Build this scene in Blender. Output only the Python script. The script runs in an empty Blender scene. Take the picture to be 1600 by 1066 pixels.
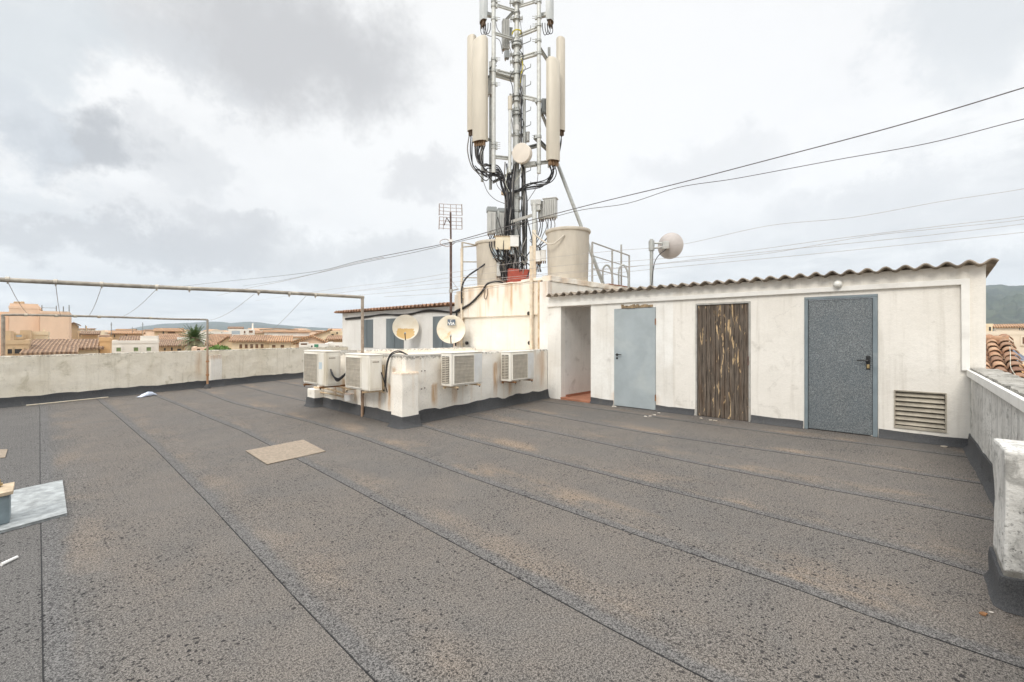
import bpy, bmesh, math, random
from mathutils import Vector, Matrix, noise as mn
random.seed(7)
R = math.radians
scene = bpy.context.scene
COL = scene.collection

# ------------------------------------------------------------------ survey
# World: X runs along the service block, Y along the shed wall, camera over (0,0).
F, CX, HY, H = 711.0, 800.0, 524.0, 1.457
A, B = 0.73135, 0.68200            # forward = (A, B), right = (B, -A)
def W(px, py, d):
    u = (px-CX)/F
    return Vector((d*(A+u*B), d*(B-u*A), H+(HY-py)/F*d))
def onX(px, py, X): return W(px, py, X/(A+(px-CX)/F*B))
def onY(px, py, Y): return W(px, py, Y/(B-(px-CX)/F*A))
def onZ(px, py, z=0.0): return W(px, py, (H-z)*F/(py-HY))
FWD = Vector((A, B, 0)); RGT = Vector((B, -A, 0)); UP = Vector((0, 0, 1))

# ------------------------------------------------------------------ materials
class NT:
    def __init__(s, tree): s.t = tree; s.n = tree.nodes; s.l = tree.links
    def node(s, typ, **kw):
        x = s.n.new(typ)
        for k, v in kw.items(): setattr(x, k, v)
        return x
    def put(s, sock, v):
        if isinstance(v, bpy.types.NodeSocket): s.l.new(v, sock)
        elif v is not None:
            if isinstance(v, tuple) and len(v) == 3 and sock.type == 'RGBA': v = (*v, 1)
            sock.default_value = v
    def math(s, op, a, b=None, c=None, clamp=False):
        x = s.node('ShaderNodeMath', operation=op, use_clamp=clamp)
        s.put(x.inputs[0], a)
        if b is not None: s.put(x.inputs[1], b)
        if c is not None: s.put(x.inputs[2], c)
        return x.outputs[0]
    def mix(s, f, a, b, mode='MIX'):
        x = s.node('ShaderNodeMix', data_type='RGBA', blend_type=mode)
        s.put(x.inputs[0], f); s.put(x.inputs[6], a); s.put(x.inputs[7], b)
        return x.outputs[2]
    def coords(s, which='Object'):
        return s.node('ShaderNodeTexCoord').outputs[which]
    def mapping(s, vec, scale=(1,1,1), loc=(0,0,0), rot=(0,0,0)):
        x = s.node('ShaderNodeMapping')
        s.put(x.inputs[0], vec); x.inputs[1].default_value = loc
        x.inputs[2].default_value = rot; x.inputs[3].default_value = scale
        return x.outputs[0]
    def noise(s, vec, scale, detail=4, rough=.55, dist=0, col=False):
        x = s.node('ShaderNodeTexNoise')
        s.put(x.inputs['Vector'], vec); x.inputs['Scale'].default_value = scale
        x.inputs['Detail'].default_value = detail; x.inputs['Roughness'].default_value = rough
        x.inputs['Distortion'].default_value = dist
        return x.outputs['Color' if col else 'Fac']
    def voronoi(s, vec, scale, feature='F1', rnd=1, dim='3D'):
        x = s.node('ShaderNodeTexVoronoi', feature=feature, voronoi_dimensions=dim)
        s.put(x.inputs['Vector'], vec); x.inputs['Scale'].default_value = scale
        x.inputs['Randomness'].default_value = rnd
        return x
    def ramp(s, f, lo, hi, a=0., b=1.):     # smooth map of f from [lo,hi] to [a,b]
        x = s.node('ShaderNodeMapRange', interpolation_type='SMOOTHSTEP')
        s.put(x.inputs[0], f); x.inputs[1].default_value = lo; x.inputs[2].default_value = hi
        x.inputs[3].default_value = a; x.inputs[4].default_value = b
        return x.outputs[0]
    def attr(s, name):
        x = s.node('ShaderNodeAttribute', attribute_name=name); return x.outputs['Fac']
    def bump(s, h, strength=.3, dist=.01):
        x = s.node('ShaderNodeBump'); s.put(x.inputs['Height'], h)
        x.inputs['Strength'].default_value = strength; x.inputs['Distance'].default_value = dist
        return x.outputs[0]
    def sep(s, v):
        x = s.node('ShaderNodeSeparateXYZ'); s.put(x.inputs[0], v); return x.outputs

def newmat(name):
    m = bpy.data.materials.new(name); m.use_nodes = True
    nt = NT(m.node_tree); b = m.node_tree.nodes['Principled BSDF']
    return m, nt, b
M = {}
def simple(name, col, rough=.6, metal=0, var=.15, scale=6, dirt=None, dirtamt=.4, bump=0, stretch=(1,1,1)):
    """plain coloured material with noise variation and optional dirt blotches"""
    m, n, b = newmat(name)
    v = n.mapping(n.coords(), stretch)
    f = n.noise(v, scale, 5, .6)
    lo = tuple(c*(1-var) for c in col); hi = tuple(min(1, c*(1+var)) for c in col)
    c = n.mix(n.ramp(f, .3, .7), lo, hi)
    if dirt:
        g = n.noise(v, scale*.45, 6, .65, .4)
        c = n.mix(n.ramp(g, .62-dirtamt*.3, .78, 0, min(1, dirtamt*1.6)), c, dirt)
    c = n.mix(n.math('MULTIPLY', n.attr('rust'), .9), c, (.42, .17, .04))
    n.put(b.inputs['Base Color'], c)
    b.inputs['Roughness'].default_value = rough; b.inputs['Metallic'].default_value = metal
    if bump: n.put(b.inputs['Normal'], n.bump(n.noise(v, scale*5, 4), bump, .01))
    M[name] = m; return m

def plaster(name, base, base2, dirt=(.18,.17,.14), dirtlo=.58, dirtamt=.5, streak=(.3,.27,.22), streakamt=.3, spots=.0, bump=.35, sc=1.0):
    m, n, b = newmat(name)
    o = n.coords()
    big = n.noise(o, 1.1*sc, 5, .6, .3)
    c = n.mix(n.ramp(big, .35, .66), base, base2)
    fine = n.noise(o, 30, 4, .6)
    c = n.mix(n.ramp(fine, .35, .75, 0, .18), c, tuple(x*.72 for x in base))
    st = n.noise(n.mapping(o, (5*sc, 5*sc, .35)), 1.6, 5, .6, .15)
    c = n.mix(n.ramp(st, .5, .72, 0, streakamt), c, streak)
    d = n.noise(o, 3.2*sc, 8, .68, .5)
    c = n.mix(n.ramp(d, dirtlo, dirtlo+.16, 0, dirtamt), c, dirt)
    if spots:
        s = n.noise(o, 42, 5, .7)
        gate = n.ramp(n.noise(n.mapping(o, (1,1,1), (5,2,7)), 2.2, 4), .42, .62)
        c = n.mix(n.math('MULTIPLY', n.ramp(s, .56, .63, 0, spots), gate), c, (.06,.06,.055))
    wp = n.node('ShaderNodeVectorMath', operation='ADD'); n.put(wp.inputs[0], o)
    ws = n.node('ShaderNodeVectorMath', operation='SCALE'); n.put(ws.inputs[0], n.noise(o, 2.5, 5, .6, 0, True)); ws.inputs[3].default_value = .6
    n.put(wp.inputs[1], ws.outputs[0])
    ce = n.voronoi(wp.outputs[0], .8, 'DISTANCE_TO_EDGE').outputs['Distance']
    cg = n.math('MULTIPLY', n.ramp(ce, .005, .0015), n.ramp(n.noise(n.mapping(o, (1,1,1), (2,9,4)), 1.3, 3), .54, .62, 0, .24))
    c = n.mix(cg, c, tuple(x*.45 for x in base))
    # stains with their own shape, painted by the builder: rust runs and black lichen
    ra = n.math('MULTIPLY', n.attr('rust'), n.ramp(n.noise(n.mapping(o, (14,14,1.2)), 2, 4), .25, .62, .35, 1))
    c = n.mix(ra, c, (.50,.26,.075))
    brk = n.noise(o, 17, 8, .75, .6)
    la = n.ramp(n.math('ADD', n.attr('dirt'), n.math('SUBTRACT', brk, .5)), .38, .62)
    c = n.mix(n.math('MULTIPLY', la, .8), c, (.13,.12,.10))
    n.put(b.inputs['Base Color'], c)
    b.inputs['Roughness'].default_value = .88
    h = n.math('ADD', n.math('MULTIPLY', n.noise(o, 9, 5), 1.0), n.math('MULTIPLY', n.noise(o, 60, 3), .35))
    n.put(b.inputs['Normal'], n.bump(h, bump, .02))
    M[name] = m; return m

def felt(name, deck):
    m, n, b = newmat(name)
    o = n.coords()
    grain = n.math('ADD', n.math('MULTIPLY', n.noise(o, 210, 2, .7), .5), n.math('MULTIPLY', n.noise(o, 95, 3, .8), .5))
    big = n.noise(o, .8, 5, .6, .3)
    mid = n.noise(o, 3.5, 6, .65, .3)
    grey = n.mix(n.ramp(mid, .3, .7), (.078,.070,.063), (.101,.089,.078))
    if deck:
        tan = n.mix(n.ramp(mid, .3, .7), (.112,.087,.067), (.143,.110,.081))
        near = n.attr('tan')
        c = n.mix(n.math('MULTIPLY', n.ramp(big, .30, .62, .5, 1), near), grey, tan)
        c = n.mix(n.ramp(near, .55, .2, 0, .55), c, (.058,.057,.058))
        sd = n.attr('sd')
        wob = n.math('MULTIPLY', n.math('SUBTRACT', n.noise(o, 4, 4), .5), .10)
        sdw = n.math('ADD', sd, wob)
        # wind-blown dust lying against the laps
        dust = n.math('MULTIPLY', n.ramp(sdw, .07, .16), n.ramp(sdw, .60, .22))
        dgate = n.ramp(n.noise(n.mapping(o, (1,.45,1), (3,1,0)), 2.2, 4, .6), .46, .68)
        c = n.mix(n.math('MULTIPLY', n.math('MULTIPLY', dust, dgate), n.attr('dust')), c, (.30,.20,.115))
        # bare selvedge strip beside the lap
        band = n.ramp(sdw, .13, .06)
        c = n.mix(n.math('MULTIPLY', band, .75), c, (.078,.076,.078))
    else:
        c = n.mix(n.ramp(big, .35, .7, 0, .8), (.050,.052,.056), (.088,.089,.092))
        c = n.mix(n.ramp(n.noise(n.mapping(o,(3,3,.5)), 2.4, 5), .55, .75, 0, .5), c, (.115,.108,.096))
    stain = n.noise(n.mapping(o, (1,1,1), (3,8,1)), .55, 8, .68, .9)
    c = n.mix(n.ramp(stain, .50, .64, 0, .34), c, (.055,.052,.05))
    c = n.mix(n.ramp(grain, .41, .59), n.mix(.80 if deck else .25, c, (.02,.02,.02)), n.mix(.24 if deck else .06, c, (.62,.60,.57)))
    if deck:
        # scattered wet drops and worn pock marks
        wv = n.node('ShaderNodeVectorMath', operation='ADD')
        n.put(wv.inputs[0], o)
        sc = n.node('ShaderNodeVectorMath', operation='SCALE'); n.put(sc.inputs[0], n.noise(o, 26, 3, .6, 0, True)); sc.inputs[3].default_value = .035
        n.put(wv.inputs[1], sc.outputs[0])
        for scale, thr, pw, gl in ((24, .26, 2.0, .37), (34, .30, 1.7, .38), (58, .31, 1.6, .37)):
            v = n.voronoi(wv.outputs[0], scale, dim='2D')
            rx = n.sep(v.outputs['Color'])[0]
            t = n.math('MULTIPLY', n.math('POWER', rx, pw), thr)
            s = n.math('SUBTRACT', t, v.outputs['Distance'])
            gate = n.ramp(n.noise(n.mapping(o, (1,1,1), (scale,0,0)), 1.3, 4), gl-.04, gl+.26)
            c = n.mix(n.math('MULTIPLY', n.math('MULTIPLY', n.ramp(s, -.015, .03), gate), .93), c, (.014,.013,.014))
        line = n.math('MULTIPLY', n.ramp(n.math('ADD', sd, n.math('MULTIPLY', n.math('SUBTRACT', n.noise(o, 38, 3), .5), .008)), .009, .004), n.ramp(n.noise(o, 5, 4), .28, .5, .55, 1))
        c = n.mix(n.math('MULTIPLY', line, .93), c, (.016,.016,.017))
    n.put(b.inputs['Base Color'], c)
    b.inputs['Roughness'].default_value = .85
    b.inputs['Specular IOR Level'].default_value = .25
    n.put(b.inputs['Normal'], n.bump(n.math('ADD', grain, n.math('MULTIPLY', mid, 1.5)), .55, .006))
    M[name] = m

felt('deck_felt', True); felt('flash_felt', False)
plaster('shed_white', (.86,.845,.80), (.74,.71,.65), (.42,.40,.36), .58, .45, (.55,.52,.46), .38)
plaster('shed_cream', (.82,.785,.72), (.76,.725,.66), (.42,.39,.33), .56, .45, (.50,.46,.39), .38)
plaster('tower_cream', (.84,.765,.645), (.85,.81,.73), (.55,.39,.22), .60, .35, (.70,.53,.34), .5)
plaster('tower_panel', (.82,.77,.67), (.84,.81,.74), (.60,.52,.40), .60, .35, (.70,.58,.42), .25)
plaster('block_white', (.87,.815,.72), (.88,.845,.775), (.45,.40,.33), .60, .4, (.66,.52,.36), .35, .25)
plaster('parapet_old', (.90,.835,.71), (.80,.725,.585), (.42,.37,.25), .53, .5, (.52,.46,.34), .42, .2, .5)
plaster('parapet_grime', (.70,.685,.645), (.56,.545,.51), (.17,.165,.15), .50, .6, (.13,.13,.12), .55, .75, .6, 2.4)
plaster('far_shed_white', (.76,.745,.71), (.70,.68,.64), (.42,.40,.36), .60, .4, (.55,.52,.48), .35)
plaster('coping_stone', (.42,.40,.36), (.30,.285,.25), (.10,.095,.08), .48, .75, (.2,.19,.17), .3, .9, .8)
plaster('corridor', (.78,.765,.73), (.70,.69,.655), (.36,.34,.31), .55, .4, (.4,.38,.35), .25)
simple('trim_white', (.80,.785,.74), .6, 0, .06, 3, (.5,.47,.42), .35)
simple('white_paint', (.80,.79,.76), .5, 0, .06, 3, (.55,.5,.42), .3)
simple('ac_white', (.80,.765,.69), .45, 0, .05, 4, (.60,.52,.38), .5, 0, (1,1,.4))
simple('ac_panel', (.70,.70,.68), .45, 0, .05, 5, (.60,.56,.48), .4)
simple('ac_grille', (.55,.50,.42), .6, 0, .12, 9, (.33,.28,.2), .4)
simple('dark_void', (.035,.033,.030), .9, 0, .2, 5)
simple('rusty_steel', (.30,.145,.060), .85, .1, .4, 14, (.10,.045,.02), .6, .5)
simple('rusted_paint', (.62,.50,.34), .75, 0, .15, 9, (.35,.16,.05), .7, .3)
simple('galvanised', (.43,.44,.42), .5, .35, .12, 9, (.30,.28,.24), .4)
simple('galvanised_light', (.60,.61,.58), .5, .15, .1, 9, (.40,.37,.31), .4)
simple('galvanised_dark', (.22,.23,.22), .55, .3, .18, 9)
simple('panel_cream', (.62,.57,.475), .5, 0, .06, 3, (.55,.47,.35), .4, 0, (1,1,.25))
simple('panel_cream_side', (.64,.57,.455), .5, 0, .06, 3, (.5,.43,.32), .4, 0, (1,1,.25))
simple('panel_grey', (.58,.61,.61), .45, 0, .06, 4)
simple('connector_brown', (.17,.115,.075), .7, 0, .3, 30)
simple('copper', (.33,.21,.12), .5, .5, .2, 20)
simple('cable_black', (.022,.022,.024), .45, 0, .2, 8)
simple('cable_grey', (.22,.21,.20), .6, 0, .15, 8)
simple('wire_dark', (.11,.10,.10), .7, 0, .15, 8)
simple('wire_light', (.42,.38,.36), .7, 0, .15, 8)
simple('cable_yellow', (.62,.52,.05), .5, 0, .15, 8)
simple('cable_pale', (.62,.62,.52), .5, 0, .15, 8)
simple('tank_beige', (.55,.50,.42), .8, 0, .08, 4, (.42,.36,.27), .5, .3, (1,1,.3))
simple('red_paint', (.36,.075,.05), .75, 0, .15, 6, (.22,.07,.05), .4, .2)
simple('radio_grey', (.50,.50,.475), .5, 0, .08, 5, (.38,.34,.28), .4)
simple('radio_dark', (.29,.31,.31), .5, 0, .1, 5)
simple('box_yellowed', (.74,.66,.50), .6, 0, .07, 5, (.55,.32,.10), .5)
simple('pale_blue', (.52,.60,.64), .5, 0, .08, 5)
simple('drum_white', (.78,.71,.62), .45, 0, .04, 3)
simple('dish_back', (.46,.42,.395), .5, 0, .08, 4, (.42,.36,.32), .3)
simple('fibrocement', (.29,.245,.195), .9, 0, .3, 7, (.10,.085,.07), .7, .5)
simple('clay_edge', (.30,.17,.105), .9, 0, .35, 9, (.12,.08,.06), .6, .4)
simple('terracotta', (.36,.155,.09), .7, 0, .18, 3, (.3,.16,.1), .4)
simple('steel_door', (.36,.405,.42), .5, 0, .07, 3, (.47,.51,.50), .5)
simple('door_frame', (.185,.225,.245), .5, 0, .1, 4, (.36,.38,.38), .35)
simple('shutter_grey', (.135,.16,.17), .6, 0, .12, 3, (.22,.25,.26), .4, 0, (1,1,.3))
simple('handle_black', (.02,.02,.02), .4, .2, .1, 10)
simple('brass', (.40,.30,.15), .4, .6, .1, 10)
simple('raw_patch', (.34,.25,.15), .95, 0, .4, 16, (.08,.06,.04), .8, .8)
simple('vent_slat', (.40,.36,.29), .8, 0, .15, 8, (.22,.19,.15), .5)
simple('frost_glass', (.78,.77,.72), .3, 0, .03, 5)
simple('pipe_paint', (.30,.27,.225), .7, 0, .25, 9, (.60,.55,.46), .5)
simple('rail_beige', (.50,.45,.36), .65, 0, .15, 9, (.40,.22,.09), .5)
simple('cream_pipe', (.74,.655,.52), .65, 0, .1, 9, (.55,.33,.13), .4)
simple('rail_grey', (.40,.39,.36), .55, .2, .15, 9, (.3,.22,.14), .4)
simple('mast_rust', (.12,.075,.06), .8, .1, .3, 12)
simple('aerial_wire', (.36,.29,.26), .6, .2, .2, 12)
simple('felt_patch', (.29,.235,.178), .9, 0, .22, 40, (.25,.2,.15), .5, .5)
simple('zinc_plate', (.36,.38,.38), .6, .1, .25, 16, (.20,.21,.21), .7, .6)
simple('zinc_box', (.22,.27,.29), .6, .1, .15, 9)
simple('plywood', (.50,.40,.28), .8, 0, .2, 12, (.35,.24,.14), .4)
simple('pale_wood', (.66,.58,.45), .8, 0, .15, 12)
simple('paper_blue', (.62,.68,.80), .7, 0, .1, 12)
simple('mortar_bit', (.50,.44,.36), .95, 0, .2, 20)
simple('pale_plaster_crumb', (.62,.57,.50), .95, 0, .2, 20)
simple('fence_galv', (.45,.45,.44), .5, .3, .1, 6)
simple('sign_blue', (.10,.13,.17), .5, 0, .05, 6)
simple('solar_blue', (.035,.055,.11), .2, 0, .1, 3)
simple('window_dark', (.035,.033,.032), .4, 0, .2, 2)
simple('window_brown', (.16,.085,.045), .7, 0, .2, 2)
simple('window_green', (.17,.24,.10), .6, 0, .15, 2)
simple('window_blue', (.40,.46,.50), .4, 0, .1, 2)
simple('awning_green', (.05,.22,.12), .6, 0, .1, 2)
simple('town_ground', (.30,.26,.21), .95, 0, .3, .02)
for nm, c in (('house_peach', (.76,.56,.41)), ('house_cream', (.76,.63,.44)), ('house_orange', (.70,.44,.215)), ('house_white', (.80,.765,.70)), ('house_tan', (.60,.44,.27)), ('house_beige', (.74,.64,.51)), ('house_stone', (.44,.32,.20))):
    simple(nm, c, .9, 0, .09, .25, tuple(x*.7 for x in c), .4, 0, (1,1,.5))

def dish_mat():
    m, n, b = newmat('dish_cream'); o = n.coords()
    c = n.mix(n.ramp(n.noise(o, 4, 5), .35, .7), (.78,.725,.61), (.70,.62,.48))
    st = n.noise(o, 7, 7, .7, .4)
    c = n.mix(n.math('MULTIPLY', n.ramp(n.math('ADD', st, n.math('SUBTRACT', n.attr('rust'), .5)), .42, .72), .85), c, (.60,.36,.09))
    n.put(b.inputs['Base Color'], c); b.inputs['Roughness'].default_value = .55
    M['dish_cream'] = m
dish_mat()
def hammered():
    m, n, b = newmat('hammered_steel'); o = n.coords()
    v = n.noise(o, 95, 3, .75, .8)
    c = n.mix(n.ramp(v, .44, .60), (.088,.100,.106), (.27,.29,.295))
    lg = n.noise(o, 2.2, 4)
    c = n.mix(n.ramp(lg, .35, .7, 0, .30), c, (.10,.13,.15))
    sc = n.noise(n.mapping(o, (1, 3, 9)), 2.6, 3, .5)
    c = n.mix(n.ramp(sc, .70, .74, 0, .6), c, (.42,.45,.44))
    n.put(b.inputs['Base Color'], c); b.inputs['Roughness'].default_value = .42; b.inputs['Metallic'].default_value = .15
    n.put(b.inputs['Normal'], n.bump(v, .4, .003)); M['hammered_steel'] = m
hammered()
def oldwood():
    m, n, b = newmat('weathered_wood'); o = n.coords()
    g = n.noise(n.mapping(o, (1, 34, 1.1)), 3, 6, .72, .35)
    c = n.mix(n.ramp(g, .36, .64), (.030,.022,.016), (.190,.152,.118))
    g2 = n.noise(n.mapping(o, (1, 6, .8)), 2, 4)
    c = n.mix(n.ramp(g2, .45, .75, 0, .6), c, (.105,.062,.034))
    p = n.noise(n.mapping(o, (1, 5.5, .95), (0, 3.1, 1.7)), 3.4, 7, .62, .5)
    hi = n.ramp(n.sep(o)[2], .1, 1.9, -.012, .014)
    hi = n.math('ADD', hi, n.ramp(n.math('ABSOLUTE', n.math('ADD', n.sep(o)[1], .33)), .05, .42, .018, -.030))
    pm = n.ramp(n.math('ADD', p, hi), .592, .622)
    pc = n.mix(n.noise(o, 9, 3), (.46,.30,.14), (.60,.46,.29))
    c = n.mix(pm, c, pc)
    n.put(b.inputs['Base Color'], c); b.inputs['Roughness'].default_value = .85
    n.put(b.inputs['Normal'], n.bump(n.math('ADD', g, n.math('MULTIPLY', pm, .6)), .7, .006)); M['weathered_wood'] = m
oldwood()
def tiles(name, c1, c2, pitch=.35):
    m, n, b = newmat(name); o = n.coords()
    xs = n.sep(o)
    w = n.math('SINE', n.math('MULTIPLY', xs[0], 2*math.pi/pitch))
    rows = n.math('FRACT', n.math('MULTIPLY', xs[1], 1/.45))
    v = n.voronoi(n.mapping(o, (1/pitch, 1/.45, .01)), 1)
    c = n.mix(n.sep(v.outputs['Color'])[0], c1, c2)
    c = n.mix(n.ramp(n.noise(o, .5, 5), .45, .75, 0, .6), c, (.16,.10,.065))
    c = n.mix(n.ramp(w, .4, -.8, 0, .6), c, (.09,.052,.034))  # troughs between tile columns darkened: their shading is put into the colour
    c = n.mix(n.ramp(rows, .9, 1, 0, .4), c, (.08,.05,.035))
    n.put(b.inputs['Base Color'], c); b.inputs['Roughness'].default_value = .9
    n.put(b.inputs['Normal'], n.bump(w, .8, .08)); M[name] = m
tiles('roof_tiles', (.42,.225,.125), (.52,.335,.20), .27)
tiles('roof_tiles_brown', (.26,.155,.095), (.46,.31,.20), .25)
tiles('roof_tiles_orange', (.55,.29,.145), (.60,.38,.215), .28)
def neartile():
    m, n, b = newmat('barrel_tile'); o = n.coords()
    c = n.mix(n.ramp(n.noise(o, 2.2, 4), .3, .7), (.36,.175,.09), (.50,.335,.21))
    c = n.mix(n.attr('tone'), c, (.20,.105,.065))
    c = n.mix(n.ramp(n.noise(o, 9, 7, .7), .52, .68, 0, .75), c, (.12,.095,.07))
    c = n.mix(n.ramp(n.noise(n.mapping(o,(1,1,1),(9,9,9)), 14, 6, .7), .60, .70, 0, .7), c, (.58,.49,.33))
    n.put(b.inputs['Base Color'], c); b.inputs['Roughness'].default_value = .9
    n.put(b.inputs['Normal'], n.bump(n.noise(o, 40, 4), .5, .01)); M['barrel_tile'] = m
neartile()
def forest():
    m, n, b = newmat('hill_forest'); o = n.coords()
    c = n.mix(n.ramp(n.noise(o, .012, 8, .7), .35, .65), (.014,.024,.016), (.055,.068,.036))
    c = n.mix(n.ramp(n.noise(n.mapping(o,(1,1,2)), .004, 6, .65), .60, .72, 0, .45), c, (.19,.165,.125))
    n.put(b.inputs['Base Color'], c); b.inputs['Roughness'].default_value = .95; M['hill_forest'] = m
forest()
def leafmat(name, c1, c2):
    m, n, b = newmat(name); o = n.coords()
    n.put(b.inputs['Base Color'], n.mix(n.attr('tone'), c1, c2)); b.inputs['Roughness'].default_value = .6; M[name] = m
leafmat('palm_green', (.06,.115,.03), (.30,.29,.17)); leafmat('bush_green', (.06,.13,.02), (.16,.26,.05))
simple('palm_trunk', (.20,.14,.09), .95, 0, .35, 3)

# ------------------------------------------------------------------ mesh builder
def origin_of(o):
    v = Vector((0,0,0))
    while o: v += o.location; o = o.parent
    return v
class MB:
    def __init__(s): s.v = []; s.f = []; s.at = {}
    def add(s, vs, fs):
        k = len(s.v); s.v += [Vector(p) for p in vs]; s.f += [tuple(i+k for i in f) for f in fs]; return k
    def panel(s, a, b, c, d, nu=1, nv=1):
        a, b, c, d = map(Vector, (a, b, c, d)); vs = []
        for j in range(nv+1):
            t = j/nv
            for i in range(nu+1):
                q = i/nu; vs.append((a*(1-q)+b*q)*(1-t)+(d*(1-q)+c*q)*t)
        s.add(vs, [(j*(nu+1)+i, j*(nu+1)+i+1, (j+1)*(nu+1)+i+1, (j+1)*(nu+1)+i) for j in range(nv) for i in range(nu)])
        return s
    def obox(s, o, ex, ey, ez, res=0):      # oriented box from corner o and three edge vectors
        o, ex, ey, ez = map(Vector, (o, ex, ey, ez))
        if ex.cross(ey).dot(ez) < 0: o, ex = o+ex, -ex
        if not res:
            p = [o, o+ex, o+ex+ey, o+ey, o+ez, o+ex+ez, o+ex+ey+ez, o+ey+ez]
            s.add(p, [(0,3,2,1),(4,5,6,7),(0,1,5,4),(1,2,6,5),(2,3,7,6),(3,0,4,7)]); return s
        n = [max(1, int(round(e.length/res))) for e in (ex, ey, ez)]
        s.panel(o, o+ey, o+ex+ey, o+ex, n[1], n[0]); s.panel(o+ez, o+ex+ez, o+ex+ey+ez, o+ey+ez, n[0], n[1])
        s.panel(o, o+ex, o+ex+ez, o+ez, n[0], n[2]); s.panel(o+ey, o+ey+ez, o+ex+ey+ez, o+ex+ey, n[2], n[0])
        s.panel(o, o+ez, o+ey+ez, o+ey, n[2], n[1]); s.panel(o+ex, o+ex+ey, o+ex+ey+ez, o+ex+ez, n[1], n[2])
        return s
    def box(s, x0, x1, y0, y1, z0, z1, res=0):
        return s.obox((x0,y0,z0), (x1-x0,0,0), (0,y1-y0,0), (0,0,z1-z0), res)
    def tube(s, pts, r, n=8, cap=True):
        pts = [Vector(p) for p in pts]; m = len(pts)
        rs = r if isinstance(r, (list, tuple)) else [r]*m
        d = (pts[1]-pts[0]).normalized()
        ref = UP if abs(d.z) < .9 else Vector((1,0,0))
        ex = d.cross(ref).normalized(); vs = []
        for i, p in enumerate(pts):
            t = (pts[min(i+1, m-1)]-pts[max(i-1, 0)])
            t = t.normalized() if t.length > 1e-9 else d
            ex = (ex-t*ex.dot(t)); ex = ex.normalized() if ex.length > 1e-6 else t.orthogonal().normalized()
            ey = t.cross(ex)
            vs += [p+(ex*math.cos(2*math.pi*k/n)+ey*math.sin(2*math.pi*k/n))*rs[i] for k in range(n)]
        fs = [(i*n+k, i*n+(k+1) % n, (i+1)*n+(k+1) % n, (i+1)*n+k) for i in range(m-1) for k in range(n)]
        if cap: fs += [tuple(range(n-1, -1, -1)), tuple((m-1)*n+k for k in range(n))]
        s.add(vs, fs); return s
    def lathe(s, base, axis, prof, n=32):   # prof: (radius, height along axis)
        base = Vector(base); ax = Vector(axis).normalized()
        ex = ax.orthogonal().normalized(); ey = ax.cross(ex); vs = []
        for r, h in prof: vs += [base+ax*h+(ex*math.cos(2*math.pi*k/n)+ey*math.sin(2*math.pi*k/n))*max(r, 1e-4) for k in range(n)]
        s.add(vs, [(i*n+k, i*n+(k+1) % n, (i+1)*n+(k+1) % n, (i+1)*n+k) for i in range(len(prof)-1) for k in range(n)])
        return s
    def prism(s, poly, ez):                 # closed polygon extruded
        poly = [Vector(p) for p in poly]; ez = Vector(ez); n = len(poly)
        s.add(poly+[p+ez for p in poly], [tuple(range(n-1,-1,-1)), tuple(range(n, 2*n))]+[(i, (i+1) % n, n+(i+1) % n, n+i) for i in range(n)])
        return s
    def build(s, name, mat, parent=None, smooth=False, bevel=0, jit=0, attrs=None, local=False, loc=None, merge=True, jsc=4.0):
        off = Vector((0,0,0)) if local else (origin_of(parent) if parent else Vector(loc or (0,0,0)))
        me = bpy.data.meshes.new(name); me.from_pydata([tuple(p-off) for p in s.v], [], s.f)
        vals = {k: [fn(p) for p in s.v] for k, fn in (attrs or {}).items() if callable(fn)}
        vals.update({k: fn for k, fn in (attrs or {}).items() if not callable(fn)})
        for k, vv in vals.items():
            a = me.attributes.new(k, 'FLOAT', 'POINT')
            a.data.foreach_set('value', vv)
        bm = bmesh.new(); bm.from_mesh(me)
        if merge: bmesh.ops.remove_doubles(bm, verts=bm.verts, dist=.0004)
        bmesh.ops.recalc_face_normals(bm, faces=bm.faces)
        if jit:
            for v in bm.verts: v.co += mn.noise_vector((v.co+off)*jsc)*jit
        bm.to_mesh(me); bm.free()
        if smooth:
            for p in me.polygons: p.use_smooth = True
            try: me.set_sharp_from_angle(angle=R(42))
            except Exception: pass
        me.materials.append(M[mat])
        o = bpy.data.objects.new(name, me); COL.objects.link(o)
        if parent: o.parent = parent
        elif not local: o.location = off
        if bevel:
            b = o.modifiers.new('bevel', 'BEVEL'); b.width = bevel; b.segments = 2; b.limit_method = 'ANGLE'; b.angle_limit = R(40)
        return o
def tag(o, label, cat, group=None, kind=None):
    if label: o['label'] = label
    if cat: o['category'] = cat
    if group: o['group'] = group
    if kind: o['kind'] = kind
    return o
def thing(name, label, cat, loc=(0,0,0), rot=0, group=None):
    o = bpy.data.objects.new(name, None); COL.objects.link(o); o.empty_display_size = .2
    o.location = loc; o.rotation_euler = (0,0,rot); return tag(o, label, cat, group)
def spline(pts, n=8):
    pts = [Vector(p) for p in pts]
    if len(pts) < 3: return pts
    P = [pts[0]*2-pts[1]]+pts+[pts[-1]*2-pts[-2]]; out = []
    for i in range(1, len(P)-2):
        for k in range(n):
            t = k/n; a, b, c, d = P[i-1:i+3]
            out.append(.5*((2*b)+(c-a)*t+(2*a-5*b+4*c-d)*t*t+(3*b-a-3*c+d)*t**3))
    return out+[pts[-1]]
def cable(name, pts, r, mat, label, cat='cable', group=None, parent=None, n=6, seg=8):
    m = MB().tube(spline(pts, seg), r, n)
    if parent: return m.build(name, mat, parent, True)
    return tag(m.build(name, mat, None, True, loc=pts[0]), label, cat, group)
def frame(nrm):
    n = Vector(nrm).normalized(); ex = UP.cross(n).normalized(); return ex, n.cross(ex), n

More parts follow.
